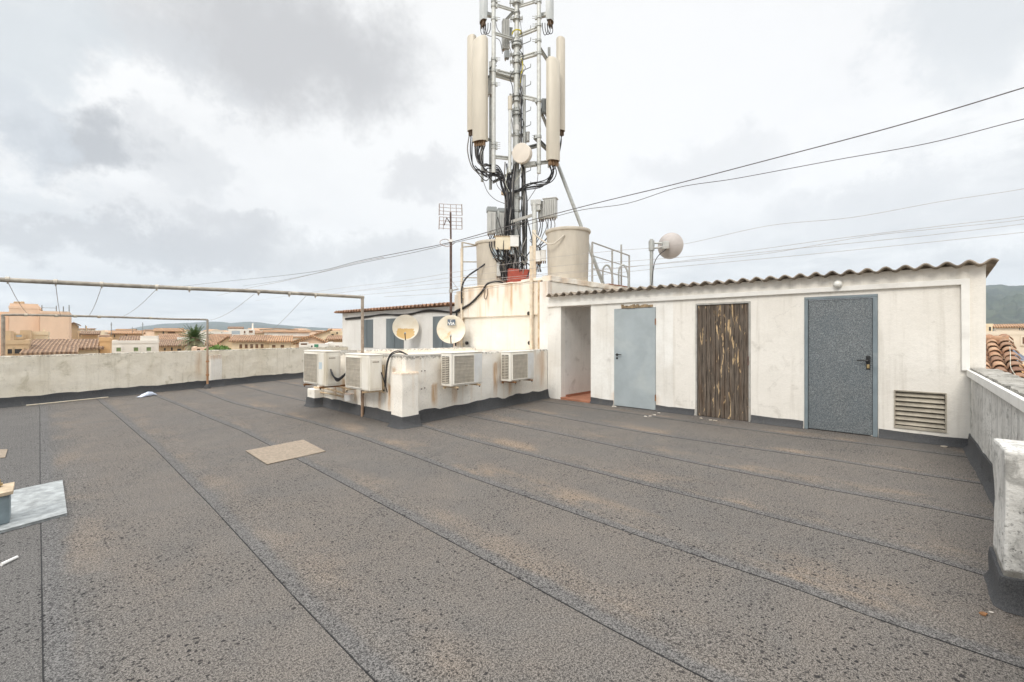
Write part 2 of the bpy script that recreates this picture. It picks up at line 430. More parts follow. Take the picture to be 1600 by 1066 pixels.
# ------------------------------------------------------------------ camera, light, sky
cam = bpy.data.cameras.new('camera'); co = bpy.data.objects.new('camera', cam); COL.objects.link(co)
cam.sensor_width = 36; cam.lens = 36*F/1600; cam.shift_y = -(533-HY)/1600
cam.clip_start = .05; cam.clip_end = 30000
co.location = (0,0,H); co.rotation_euler = (R(90), 0, math.atan2(B, A)-R(90)); scene.camera = co
scene.view_settings.view_transform = 'Standard'; scene.view_settings.look = 'None'
scene.view_settings.exposure = 0.30; scene.view_settings.gamma = 1
SUN_EL, SUN_AZ = R(40), math.atan2(B, A)+R(180-28)       # soft sun behind the viewer, to the right
sun = bpy.data.lights.new('sun', 'SUN'); sun.energy = 1.5; sun.angle = R(20); sun.color = (1, .945, .865)
so = bpy.data.objects.new('sun', sun); COL.objects.link(so)
sd = Vector((math.cos(SUN_EL)*math.cos(SUN_AZ), math.cos(SUN_EL)*math.sin(SUN_AZ), math.sin(SUN_EL)))
so.rotation_euler = sd.to_track_quat('Z', 'Y').to_euler(); so.location = (0,0,30)

def make_world():
    w = bpy.data.worlds.new('World'); scene.world = w; w.use_nodes = True
    n = NT(w.node_tree); bg = w.node_tree.nodes['Background']
    sky = n.node('ShaderNodeTexSky', sky_type='NISHITA', sun_disc=False)
    sky.sun_elevation = SUN_EL; sky.sun_rotation = R(90)-SUN_AZ
    d = n.coords('Generated'); s = n.sep(d)
    el = n.math('ARCSINE', s[2])
    # azimuth measured from the middle of the roof terrace, clockwise
    fw = n.math('ADD', n.math('MULTIPLY', s[0], A), n.math('MULTIPLY', s[1], B))
    rt = n.math('SUBTRACT', n.math('MULTIPLY', s[0], B), n.math('MULTIPLY', s[1], A))
    az = n.math('ARCTAN2', rt, fw)
    zz = n.math('ADD', n.math('MAXIMUM', s[2], 0.0), .14)
    cb = n.node('ShaderNodeCombineXYZ')
    n.put(cb.inputs[0], n.math('DIVIDE', s[0], zz)); n.put(cb.inputs[1], n.math('DIVIDE', s[1], zz))
    flat = cb.outputs[0]
    wq = n.noise(d, 6.5, 9, .66); wq2 = n.noise(n.mapping(d, (1,1,1), (4,7,2)), 6.5, 9, .66)
    azw = n.math('ADD', az, n.math('MULTIPLY', n.math('SUBTRACT', wq, .5), .42))
    elw = n.math('ADD', el, n.math('MULTIPLY', n.math('SUBTRACT', wq2, .5), .26))
    base = n.noise(flat, .75, 7, .58, .3)
    fine = n.noise(flat, 2.6, 7, .6, .2)
    # cloud deck: white with pale grey-blue thin parts
    c = n.mix(n.ramp(base, .40, .62), (.885,.89,.895), (1.08,1.08,1.07))
    c = n.mix(n.ramp(fine, .50, .74, 0, .55), c, (.70,.72,.735))
    def blob(px, py, hx, hy, col, amt):
        u = (px-CX)/F; a0 = math.atan(u); e0 = math.atan((HY-py)/F*math.cos(a0))
        sx = hx/F*math.cos(a0)**2; sy = hy/F*math.cos(a0)
        qx = n.math('DIVIDE', n.math('SUBTRACT', azw, a0), sx); qy = n.math('DIVIDE', n.math('SUBTRACT', elw, e0), sy)
        q = n.math('ADD', n.math('MULTIPLY', qx, qx), n.math('MULTIPLY', qy, qy))
        return n.mix(n.ramp(q, 1.9, .05, 0, amt), c, col)
    for bl in BLOBS: c = blob(*bl)
    # an overcast dome is brighter overhead than near the horizon
    zen = n.ramp(s[2], .60, .95, .80, ZENITH)
    zc = n.node('ShaderNodeCombineXYZ')
    for i in range(3): n.put(zc.inputs[i], zen)
    c = n.mix(1, c, zc.outputs[0], 'MULTIPLY')
    ten = n.mix(1, c, (10,10,10), 'MULTIPLY')
    mixed = n.mix(.93, sky.outputs[0], ten)
    n.put(bg.inputs['Color'], mixed); bg.inputs['Strength'].default_value = .10
ZENITH = 2.9
BLOBS = [(760,170,420,260,(1.08,1.08,1.07),.9), (1120,150,260,200,(1.08,1.08,1.08),.8),
    (450,80,230,80,(.65,.65,.655),.95), (250,95,130,50,(.74,.755,.77),.8), (130,240,125,50,(.56,.575,.595),.95), (290,260,70,40,(.78,.79,.80),.6),
    (50,60,140,90,(.72,.77,.80),.7), (20,190,70,80,(.70,.74,.78),.7), (390,345,85,26,(.70,.705,.715),.8), (330,390,130,34,(.66,.665,.68),.85), (150,385,170,28,(.66,.67,.685),.85),
    (560,405,170,36,(.70,.705,.71),.6), (660,290,60,28,(.80,.80,.805),.7), (60,330,120,24,(.80,.83,.85),.6),
    (1510,50,150,90,(.82,.85,.87),.75), (1380,310,200,40,(.86,.87,.88),.6), (1120,260,120,40,(.84,.85,.86),.5), (1560,400,120,40,(.78,.79,.80),.6), (150,440,220,30,(.80,.82,.84),.5)]
make_world()

# ------------------------------------------------------------------ roof deck
def par_left(x): return 13.87+.310*x           # inner face of the left parapet
def par_right(x): return -.32-.04*(8.32-x)     # inner face of the right parapet
SEAMS = [[(62,640),(62,750),(64,900),(66,1066)],
    [(160,632),(180,648),(205,670),(240,700),(330,792),(460,935),(585,1066)],
    [(245,620),(285,636),(330,655),(375,673),(415,693),(500,737),(640,812),(800,899),(950,982),(1110,1066)],
    [(319,614),(362,630),(487,661),(562,684.5),(644,713),(722,742),(820,776),(920,811),(1009,842),(1130,883),(1230,916),(1370,968),(1552,1030),(1600,1046)],
    [(375,603),(425,616),(475,627),(658,666),(722,685),(800,705),(906,732),(1009,759),(1130,789),(1270,826),(1410,861),(1536,900)],
    [(425,595),(475,605),(734,651),(865,677),(975,701),(1112,730),(1250,757),(1290,765),(1450,794),(1556,815)],
    [(803,639),(892,656),(1009,677),(1130,695),(1290,718),(1410,738),(1542,758)],
    [(860,629),(1050,656),(1250,683),(1374,697),(1518,716)]]
def seam_fn(pts):
    g = sorted([(onZ(*p).y, onZ(*p).x) for p in pts])
    def f(y):
        if y <= g[0][0]: return g[0][1]
        if y >= g[-1][0]: return g[-1][1]
        for (a, b), (c, d) in zip(g, g[1:]):
            if a <= y <= c: return b+(d-b)*(y-a)/(c-a)
    return f
fns = [(lambda y, q=q: q) for q in (-4.2, -3.15, -2.1, -1.0)]+[seam_fn(s) for s in SEAMS]+[lambda y: 8.9]
deck = MB(); sdv = []; dustv = []; tanv = []
NY = 90
for k in range(len(fns)-1):
    rows = []
    for i in range(NY+1):
        t = i/NY
        pair = []
        for f in (fns[k], fns[k+1]):
            x0 = f(5); ya = par_right(x0)-.1 if x0 > 3 else -4.0+(3.6 if x0 > 2 else 0); yb = par_left(x0)+.1
            y = ya+(yb-ya)*t; pair.append((f(y), y))
        rows.append(pair)
    vs = []; fs = []
    for i, ((xa, ya), (xb, yb)) in enumerate(rows):
        for q in (0, .002, .02, .14, .45, 1):
            w = xb-xa
            dd = q*1.0 if q < 1 else w
            dd = min(dd, w)
            tt = dd/w if w > 0 else 0
            vs.append((xa+(xb-xa)*tt, ya+(yb-ya)*tt, {0:0,.002:.003,.02:.003,.14:.002}.get(q, 0))); sdv.append(dd)
            dustv.append(1.0 if k >= 7 else .35); tanv.append(.25 if k < 4 else (.30+.7*min(1, max(0, dd-.22)*5) if k == 4 else 1.0))
    for i in range(NY):
        for j in range(5): a = i*6+j; fs.append((a, a+1, a+7, a+6))
    deck.add(vs, fs)
dk = deck.build('roof_deck', 'deck_felt', None, attrs={'sd': sdv, 'dust': dustv, 'tan': tanv}, merge=False)
tag(dk, 'grey brown mineral felt roof terrace with parallel lapped seams', 'roof terrace', None, 'structure')
def ribbon(name, pts, w, z, mat, parent):
    pts = [Vector((*Vector(p)[:2], z)) for p in pts]; m = MB(); vs = []
    for i, p in enumerate(pts):
        t = (pts[min(i+1, len(pts)-1)]-pts[max(0, i-1)]).normalized(); nn = Vector((-t.y, t.x, 0))*w/2
        vs += [p-nn, p+nn]
    m.add(vs, [(2*i, 2*i+1, 2*i+3, 2*i+2) for i in range(len(pts)-1)]); return m.build(name, mat, parent)
def skirt(pts, nrm, h, parent, name='flashing', out=.075, seed=0, step=.12, hv=.03):
    """bitumen felt turned up against a wall; pts on the wall face at deck level"""
    m = MB(); samp = []
    for a, b, n in zip(pts, pts[1:], nrm):
        a = Vector(a); b = Vector(b); k = max(1, int((b-a).length/step))
        for i in range(k+1): samp.append((a+(b-a)*i/k, Vector(n).normalized()))
    vs = []
    for i, (p, n) in enumerate(samp):
        hh = h+hv*mn.noise(Vector((p.x*2.3+seed, p.y*2.3, seed)))+.4*hv*mn.noise(Vector((p.x*9, p.y*9, seed)))
        wob = .012*mn.noise(Vector((p.x*5, p.y*5, seed+3)))
        o2 = out+wob
        vs += [p+n*o2+UP*.003, p+n*(o2*.42+wob*.5)+UP*.045, p+n*.022+UP*hh*.75, p+n*.016+UP*hh, p-n*.01+UP*(hh+.002)]
    k = len(samp)
    m.add(vs, [(i*5+j, i*5+j+1, i*5+j+6, i*5+j+5) for i in range(k-1) for j in range(4)])
    return m.build(name, 'flash_felt', parent, True)

# ------------------------------------------------------------------ stains
def streaks(lst, horizontal):
    """lst: (pos along wall, half width, z top, z bottom, strength)"""
    def f(p):
        q = horizontal(p); a = 0
        for c, w, zt, zb, s in lst:
            if zb-.05 < p.z < zt+.02:
                e = abs(q-c)/w
                if e < 1.3:
                    fall = 1 if zt-zb < .01 else max(0, min(1, (p.z-zb)/(zt-zb)*2.5))
                    a = max(a, s*max(0, 1-e**2/1.7)*fall)
        return a
    return f

# ------------------------------------------------------------------ left parapet wall
PD = Vector((1, .310, 0)).normalized(); PN = Vector((PD.y, -PD.x, 0))      # along, towards terrace
def PL(x, z=0, off=0): return Vector((x, par_left(x), z))+PN*off
pw = thing('parapet_wall', 'long low weathered cream parapet wall along the left roof edge with pillar', 'wall', PL(2))
m = MB(); m.obox(PL(-4.5), PL(8.45)-PL(-4.5), -PN*.24, UP*1.03, .08)
dirt_top = lambda z0, k: (lambda p: max(0, min(.85, (p.z-z0)*k)))
m.build('wall', 'parapet_old', pw, attrs={'dirt': lambda p: max(0, (p.z-.93)*5.5)+(.25 if p.x < .9 and p.z < 1.0 else 0)*(.5+mn.noise(p*1.7)), 'rust': streaks([(3.3,.07,.95,.2,.5)], lambda p: p.x)}, jit=.012, bevel=.015)
a = onZ(330,607).x; b = onZ(351,605).x
m = MB(); m.obox(PL(a+.03), PL(b)-PL(a+.03), PN*.10, UP*.91, .08); m.build('pillar', 'block_white', pw, attrs={'dirt': dirt_top(.80, 5), 'rust': streaks([(a+.2,.3,.9,.75,.5)], lambda p: p.x)}, jit=.012, bevel=.02)
skirt([PL(-4.5), PL(a-.01), PL(a-.01,0,.11), PL(b+.04,0,.11), PL(b+.04), PL(8.4)], [PN, -PD, PN, PD, PN], .19, pw, seed=1)

# ------------------------------------------------------------------ clothes line frames
def pipe_frame(name, pts, r, label, mat='pipe_paint'):
    t = thing(name, label, 'pipe frame', pts[0] if pts[0].z < .5 else pts[-1], 0)
    return t
p2a = onZ(3,634)+PN*.06; p2b = onZ(323.5,607)+PN*.02
p2a.z = p2b.z = .0
t2 = thing('washing_line_stand', 'far rusty clothesline pipe frame standing against the left parapet', 'washing line', p2a)
for p in (p2a, p2b):
    m = MB().tube([p, p+UP*1.84], .032 if p is p2a else .026, 10)
    for z in (.35, .72): m.tube([p+UP*z, p+UP*(z+.04)], .040, 10)
    m.build('post', 'pipe_paint', t2, True, attrs={'rust': lambda q: .8 if (.33 < q.z < .42 or .70 < q.z < .78 or q.z < .1) else .0})
    MB().lathe(p, UP, [(.0,.12),(.04,.12),(.07,.06),(.09,.0)], 12).build('base_boot', 'flash_felt', t2, True)
top2 = [p2a+UP*1.84, p2a+UP*1.88+(p2b-p2a)*.012]+[p2a+(p2b-p2a)*q+UP*(1.885+.01*math.sin(q*5)) for q in (.2,.4,.6,.8)]+[p2b+UP*1.885+(p2a-p2b)*.016, p2b+UP*1.84]
m = MB().tube(spline(top2, 4), .025, 10); m.build('crossbar', 'pipe_paint', t2, True, attrs={'rust': .0 and None} if 0 else None)
for q in (.085,.21,.29,.40,.66): c = p2a+(p2b-p2a)*q+UP*1.887; MB().tube([c-PD*.03, c+PD*.03], .030, 8).build('clamp', 'rail_beige', t2, True)
p1 = Vector((4.14, 7.53, 0)); p1z = 2.14; p1e = Vector((-3.6, 8.91, 0))
d1 = (p1e-p1).normalized()
t1 = thing('washing_line_stand', 'near tall clothesline pipe frame rising between the two left air conditioners', 'washing line', p1)
for p in (p1, p1e):
    MB().tube([p+UP*.0, p+UP*(p1z-.0)], .027, 10).build('post', 'pipe_paint', t1, True, attrs={'rust': lambda q: .45 if q.z < .2 else .08})
MB().tube([p1+UP*p1z-d1*.027]+[p1+d1*((p1e-p1).length*q)+UP*(p1z+.012*math.sin(q*9)) for q in (.2,.4,.6,.8,1)], .029, 10).build('crossbar', 'pipe_paint', t1, True)
m = MB()
for px in (12,87,159,245,296,404,452,493): 
    u = (px-CX)/F; dv = Vector((A+u*B, B-u*A, 0)); tt = (p1.x*d1.y-p1.y*d1.x)/(dv.x*d1.y-dv.y*d1.x); c = dv*tt+UP*(p1z)
    MB().tube([c-d1*.018, c+d1*.018], .0325, 10).obox(c-d1*.008-UP*.055, d1*.016, Vector((0,.010,0)), UP*.055).build('clamp', 'tank_beige', t1)
def on_bar(px, P, D, z):
    u = (px-CX)/F; dv = Vector((A+u*B, B-u*A, 0)); tt = (P.x*D.y-P.y*D.x)/(dv.x*D.y-dv.y*D.x); return dv*tt+UP*z
for (pa, pb) in ((12,52),(87,96),(159,134),(245,178),(398,322),(478,322)):
    a = on_bar(pa, p1, d1, p1z-.03); b = on_bar(pb, p2a, (p2b-p2a).normalized(), 1.86)
    if pa == 478: b = PL(4.6, 1.05)
    pts = [a+(b-a)*q-UP*(.10*4*q*(1-q)) for q in (0,.25,.5,.75,1)]
    cable('clothesline', pts, .0035, 'wire_light', 'thin slack clothesline strung between the two pipe frames at left', 'clothesline', 'clotheslines between the pipe frames', n=4, seg=3)

# ------------------------------------------------------------------ shed with the doors
SX = 8.32
shed = thing('roof_shed', 'long white roof shed with three different doors and a corrugated roof', 'shed', (SX, 3, 0))
OPEN = [(-.10,.435,.165,.69), (.61,1.51,0,2.05), (2.28,3.20,0,2.03), (3.96,4.87,0,2.0), (5.44,6.24,0,2.11)]
def holed_wall(ya, yb, za, zb, res=.09, depth=.16):
    m = MB(); ys = sorted({ya, yb}|{q for o in OPEN for q in o[:2] if ya < q < yb}); zs = sorted({za, zb}|{q for o in OPEN for q in o[2:] if za < q < zb})
    for y0, y1 in zip(ys, ys[1:]):
        for z0, z1 in zip(zs, zs[1:]):
            yc, zc = (y0+y1)/2, (z0+z1)/2
            if any(o[0] < yc < o[1] and o[2] < zc < o[3] for o in OPEN): continue
            m.panel((SX,y1,z0), (SX,y0,z0), (SX,y0,z1), (SX,y1,z1), max(1, round((y1-y0)/res)), max(1, round((z1-z0)/res)))
    for o in OPEN:
        if not (ya <= o[0] and o[1] <= yb): continue
        y0, y1, z0, z1 = o; X2 = SX+depth
        m.panel((SX,y0,z0),(X2,y0,z0),(X2,y0,z1),(SX,y0,z1)); m.panel((X2,y1,z0),(SX,y1,z0),(SX,y1,z1),(X2,y1,z1)); m.panel((SX,y0,z1),(X2,y0,z1),(X2,y1,z1),(SX,y1,z1))
        if z0 > 0: m.panel((SX,y0,z0),(SX,y1,z0),(X2,y1,z0),(X2,y0,z0))
    return m
low = lambda p: (.42 if p.z < .22 else 0)
wob = lambda p: .35+.5*mn.noise(p*1.3)
holed_wall(3.62, 6.62, 0, 2.36).build('white_wall', 'shed_white', shed, attrs={'dirt': lambda p: max(0, .25-p.z)*.9, 'rust': streaks([(4.9,.05,.3,.0,.5),(3.93,.05,.3,0,.4)], lambda p: p.y)})
holed_wall(-.46, 3.62, 0, 2.36).build('cream_wall', 'shed_cream', shed, attrs={'dirt': lambda p: max(0, .22-p.z)*.9+(.33*max(0, 1-abs(p.y-.1)/.55)*max(0, 1-abs(p.z-.85)/.4))+max(0, .28*(1-(p.y+.46)/.25) if p.y < -.2 else 0)})
m = MB(); m.box(SX+.02, 11.8, -.46, -.30, 0, 2.2, .2); m.box(11.65, 11.8, -.30, 5.3, 0, 2.2); m.build('side_wall', 'parapet_grime', shed)
m = MB(); m.box(SX+.16, 8.56, -.25, .55, 0, 2.1); m.box(SX+.16, 8.56, 1.55, 5.36, 0, 2.1); m.build('backing', 'dark_void', shed)
# fascia moulding round the front
m = MB(); m.box(SX-.045, SX+.02, -.24, 6.62, 2.112, 2.185); m.box(SX-.045, SX+.02, -.315, -.24, 1.0, 2.185)
m.build('fascia_moulding', 'trim_white', shed, bevel=.006)
# open doorway: passage
m = MB(); m.panel((8.48,6.24,0),(11.2,6.24,0),(11.2,6.24,2.13),(8.48,6.24,2.13),8,6); m.panel((8.48,5.44,0),(11.2,5.44,0),(11.2,5.44,2.13),(8.48,5.44,2.13),8,6)
m.panel((8.48,5.44,2.13),(9.6,5.44,2.13),(9.6,6.24,2.13),(8.48,6.24,2.13))
m.build('passage_wall', 'corridor', shed)
m = MB(); m.box(SX-.02, 11.2, 5.445, 6.235, .0, .035); m.build('passage_floor', 'terracotta', shed)
m = MB(); m.box(8.5, 11.2, 6.215, 6.236, .036, .09); m.box(SX-.03, SX+.16, 6.10, 6.236, .036, .05); m.build('passage_skirting', 'terracotta', shed)
# steel door
def lever(parent, y, z, x, dirn, plate=True, brass=False):
    m = MB(); m.lathe((x,y,z), (-1,0,0), [(.0,.0),(.026,.0),(.026,.008),(.0,.009)], 14)
    m.tube([(x-.005,y,z),(x-.05,y,z)], .010, 8); m.tube([(x-.05,y-.0*dirn,z),(x-.055,y+dirn*.05,z+.004),(x-.05,y+dirn*.125,z)], [.011,.011,.008], 8)
    if plate: m.lathe((x,y,z-.075), (-1,0,0), [(.0,.0),(.022,.0),(.022,.007),(.0,.008)], 14)
    h = m.build('handle', 'handle_black', parent, True)
    if brass: MB().box(x-.014, x-.001, y-.016, y+.016, z-.11, z-.055).build('lock_plate', 'brass', h, bevel=.003)
y0, y1 = 3.965, 4.865
dr = MB().box(SX-.012, SX+.035, y0, y1, .012, 1.995).build('steel_door', 'steel_door', shed, bevel=.004); dr['label'] = 'plain pale blue grey steel door'
lever(dr, 4.795, 1.06, SX-.012, -1)
for z in (.25, 1.72): MB().tube([(SX-.014, y0+.0, z-.06),(SX-.014, y0+.0, z+.06)], .011, 8).build('hinge', 'rusty_steel', dr, True)
m = MB()
for i in range(14): y = 4.02+i*.048; m.obox((SX-.02-.012*random.random(), y, 2.004), (.03,0,0), (0,.05,0), (0,0,.045+.03*random.random()))
m.build('broken_lintel', 'raw_patch', shed, jit=.01, jsc=12)
# wooden plank door
y0, y1 = 2.30, 3.185; fr = MB()
fr.box(SX-.006, SX+.10, 2.282, 2.312, 0, 2.0); fr.box(SX-.006, SX+.10, 3.172, 3.198, 0, 2.0); fr.box(SX-.006, SX+.10, 2.282, 3.198, 2.0, 2.028)
dw = MB(); npl = 11
for i in range(npl):
    a = 2.314+i*(.858/npl); w = .858/npl-.007
    dw.box(SX+.012+.004*random.random(), SX+.045, a, a+w, -.0+.012*random.random(), 1.992)
d = dw.build('plank_door', 'weathered_wood', shed, bevel=.003); d['label'] = 'dark weathered plank door with peeling ochre paint'
fr.build('frame', 'rail_grey', d, bevel=.003)
MB().box(SX+.047, SX+.05, 2.31, 3.17, 0, 1.99).build('back_board', 'dark_void', d)
MB().box(SX-.008, SX+.012, 2.305, 2.33, .95, 1.10).build('lock_plate', 'mast_rust', d)
# hammered steel door
d = MB().box(SX+.004, SX+.04, .672, 1.455, .012, 2.0).build('speckled_steel_door', 'hammered_steel', shed, bevel=.004); d['label'] = 'speckled dark blue grey steel door'
m = MB(); m.box(SX-.018, SX+.06, .612, .668, 0, 2.005); m.box(SX-.018, SX+.06, 1.459, 1.508, 0, 2.005); m.box(SX-.018, SX+.06, .612, 1.508, 2.006, 2.048)
m.build('frame', 'door_frame', d, bevel=.006)
MB().box(SX-.004, SX+.004, .695, .745, .96, 1.16).build('handle_plate', 'handle_black', d, bevel=.004)
lever(d, .72, 1.09, SX-.004, 1, False, True)
# louvred vent
v = thing and None
vf = MB(); vf.box(SX-.015, SX+.02, -.10, -.085, .165, .69); vf.box(SX-.015, SX+.02, .42, .435, .165, .69); vf.box(SX-.015, SX+.02, -.085, .42, .675, .69); vf.box(SX-.015, SX+.02, -.085, .42, .165, .20)
vent = vf.build('louvre_vent', 'vent_slat', shed, bevel=.002)
for i in range(7):
    z = .212+i*.066
    MB().obox((SX+.004, -.084, z), (.045,0,.05), (0,.503,0), (-.006,0,.006)).build('slat', 'vent_slat', vent, jit=.002, jsc=9)
MB().box(SX+.09, SX+.1, -.09, .425, .18, .68).build('dark_back', 'dark_void', vent)
lp = MB().lathe((SX-.0,1.07,2.235), (-1,0,-.25), [(.0,-.02),(.04,-.02),(.04,.03),(.03,.035)], 16).build('lamp_base', 'white_paint', shed, True)
MB().lathe((SX-.03,1.07,2.228), (-1,0,-.25), [(.028,.0),(.05,.02),(.058,.05),(.045,.085),(.02,.1),(0,.103)], 18).build('lamp_globe', 'frost_glass', lp, True)
# corrugated roof sheet
def corrugated(x0, x1, ya, yb, z, slope, pitch, amp, th, seg=10, power=1.0):
    m = MB(); n = int((yb-ya)/pitch*seg); vs = []
    prof = []
    for i in range(n+1):
        y = ya+(yb-ya)*i/n; s = math.sin(2*math.pi*(y-ya)/pitch)
        prof.append((y, amp*math.copysign(abs(s)**power, s)))
    nx = 10
    for j in range(nx+1):
        x = x0+(x1-x0)*j/nx
        for y, w in prof:
            e = .01*mn.noise(Vector((y*2.5, j*.7, 3))) + (.006*mn.noise(Vector((y*30,j,1))) if j == 0 else 0)
            vs.append((x+(e*2 if j == 0 else 0), y, z+w+slope*(x-x0)+e))
    k = n+1
    m.add(vs, [(j*k+i, j*k+i+1, (j+1)*k+i+1, (j+1)*k+i) for j in range(nx) for i in range(n)])
    return m
def sheet(m, name, mat, parent, th, attrs=None):
    o = m.build(name, mat, parent, True, attrs=attrs); s = o.modifiers.new('thickness', 'SOLIDIFY'); s.thickness = th; s.offset = 0; return o
sheet(corrugated(SX-.16, 9.9, -.56, 6.56, 2.375, -.02, .205, .030, .014), 'corrugated_roof', 'fibrocement', shed, .02)
sheet(corrugated(9.92, 11.95, -.56, 5.30, 2.34, -.02, .205, .030, .014), 'rear_roof_sheet', 'fibrocement', shed, .02)
m = MB()
m.box(SX+.001, SX+.10, -.46, 6.6, 2.30, 2.352); m.build('mortar_bed', 'shed_cream', shed, jit=.01, jsc=9)
for ya, yb in ((-.30,.60),(1.52,2.27),(3.21,3.95),(4.88,5.43)):
    skirt([(SX,yb,0),(SX,ya,0)], [(-1,0,0)], .115, shed, out=.06, seed=ya*3, hv=.03)

# ------------------------------------------------------------------ right parapet
rp = thing('parapet_wall', 'grimy black streaked parapet wall running from the shed to the right frame edge', 'wall', (6, par_right(6), 0))
def PR(x, z=0, off=0): return Vector((x, par_right(x)+off, z))
RD = (PR(8.3)-PR(-3)).normalized(); RN = Vector((-RD.y, RD.x, 0))
m = MB(); m.obox(PR(-3.5), PR(8.315)-PR(-3.5), -RN*.22, UP*.985, .07)
m.build('wall', 'parapet_grime', rp, attrs={'dirt': lambda p: (.30 if p.z < .5 else .18)+.25*mn.noise(Vector((p.x*3, 0, p.z*.8)))}, jit=.006, bevel=.008)
m = MB(); m.obox(PR(-3.5,.93,0), PR(8.315)-PR(-3.5), RN*.035, UP*.085); m.build('white_trim', 'trim_white', rp, bevel=.005)
m = MB(); m.obox(PR(-3.5,.986,-.24), PR(8.315)-PR(-3.5), RN*.238, UP*.05, .05); m.build('coping', 'coping_stone', rp, attrs={'dirt': lambda p: .4}, jit=.014, jsc=10)
# pillar
pc = Vector((3.56, -.265, 0))
m = MB(); m.obox(pc, RD*.40, -RN*.34, UP*.845, .05)
m.build('pillar', 'parapet_grime', rp, attrs={'dirt': lambda p: (.62 if p.z < .24 else 0)+(max(0, p.z-.77)*4)+.14*mn.noise(p*6)}, jit=.009, bevel=.014, jsc=6)
q = pc+RD*.40
skirt([PR(8.28), PR(q.x+.02)], [RN], .20, rp, seed=5)
skirt([q+RN*.0, pc, pc-RN*.34], [RN, -RD], .19, rp, seed=7, out=.040)
skirt([PR(3.5), PR(-3.4)], [RN], .2, rp, seed=9)

# ------------------------------------------------------------------ low service block with the air conditioners
blk = thing('service_block', 'low whitewashed service block with rust stains carrying four air conditioners', 'low wall', (4.2, 6.27, 0))
Ra = Vector((4.2, 6.27, 0)); Rb = Vector((8.315, 6.62, 0)); RdD = (Rb-Ra).normalized(); RdN = Vector((RdD.y, -RdD.x, 0))
BH = 1.13
m = MB(); m.obox(Ra, Rb-Ra, -RdN*.26, UP*BH, .06)
def along(p): return (p-Ra).dot(RdD)
rust_r = streaks([(.62,.05,.62,.18,1),(1.12,.05,.56,.16,.85),(2.25,.055,.9,.15,.9),(2.72,.05,.52,.15,.8),(3.85,.16,1.0,.5,.45),(3.9,.08,1.1,.2,.6)], along)
topdirt = lambda p: max(0, (p.z-.98)*3.6)+(.12 if along(p) < 1 and p.z > .8 else 0)
m.build('right_wall', 'block_white', blk, attrs={'rust': rust_r, 'dirt': topdirt}, jit=.012, bevel=.02)
m = MB(); m.obox((4.2,6.33,0), (.26,0,0), (0,3.2,0), UP*BH, .06)
rust_l = streaks([(6.75,.05,.6,.1,1),(7.05,.05,.5,.12,.8),(7.62,.06,1.1,.15,.9),(7.9,.05,.6,.15,.7),(8.35,.05,.6,.15,.9),(8.7,.05,.55,.15,.7),(6.6,.04,.9,.45,.9)], lambda p: p.y)
m.build('left_wall', 'block_white', blk, attrs={'rust': rust_l, 'dirt': topdirt}, jit=.012, bevel=.02)
m = MB(); m.box(4.46, 8.48, 9.27, 9.53, 0, BH, .08); m.build('rear_wall', 'block_white', blk, attrs={'dirt': topdirt}, jit=.012, bevel=.02)
m = MB(); m.panel((4.46,6.5,1.04),(8.45,6.8,1.04),(8.45,9.27,1.04),(4.46,9.27,1.04),30,22)
m.build('block_top', 'block_white', blk, attrs={'dirt': lambda p: .28+.3*mn.noise(p*2), 'rust': lambda p: .3+.4*mn.noise(p*1.5)}, jit=.015)
m = MB(); m.box(4.02, 4.345, 6.10, 6.41, 0, .865, .05); m.build('pillar', 'block_white', blk, attrs={'dirt': lambda p: max(0, (p.z-.74)*3.4), 'rust': streaks([(6.2,.3,.9,.82,.6)], lambda p: p.y)}, jit=.012, bevel=.02)
m = MB(); m.box(4.0, 4.2, 9.2, 9.53, 0, .36, .06); m.build('end_stub', 'block_white', blk, attrs={'dirt': lambda p: .1}, jit=.01, bevel=.015)
skirt([(4.345,6.282,0), Rb], [RdN], .19, blk, seed=11, hv=.05)
skirt([(4.345,6.31,0),(4.345,6.10,0),(4.02,6.10,0),(4.02,6.41,0),(4.2,6.41,0),(4.2,9.2,0),(4.0,9.2,0),(4.0,9.53,0),(4.3,9.55,0)], [(1,0,0),(0,-1,0),(-1,0,0),(0,1,0),(-1,0,0),(0,-1,0),(-1,0,0),(0,1,0)], .185, blk, seed=13)
# drain pipes along the left face
for z, x, ya, yb in ((.47,4.13,8.0,9.5),(.38,4.11,8.15,9.45),(.29,4.13,8.0,9.2)):
    cable('drain_pipe', [(x,yb,z),(x,(ya+yb)/2,z+.012),(x,ya,z-.02)], .018, 'rusted_paint', None, parent=blk)
pot = MB().lathe((4.05,7.86,.26), UP, [(.0,.0),(.075,.005),(.082,.03),(.082,.10),(.086,.105),(.086,.13),(.0,.135)], 18).build('junction_pot', 'white_paint', blk, True, attrs={'rust': lambda p: .5 if p.z > .38 else 0})
for (y, z) in ((6.42,.94),(6.42,.90),(6.44,.58)):
    pass
m = MB()
for s_, z in ((.33,.86),(.40,.86),(.33,.56),(.40,.57)): c = Ra+RdD*s_+UP*z+RdN*.008; MB().tube([c-RdN*.01, c+RdN*.012], .008, 6).build('anchor_bolt', 'mast_rust', blk)

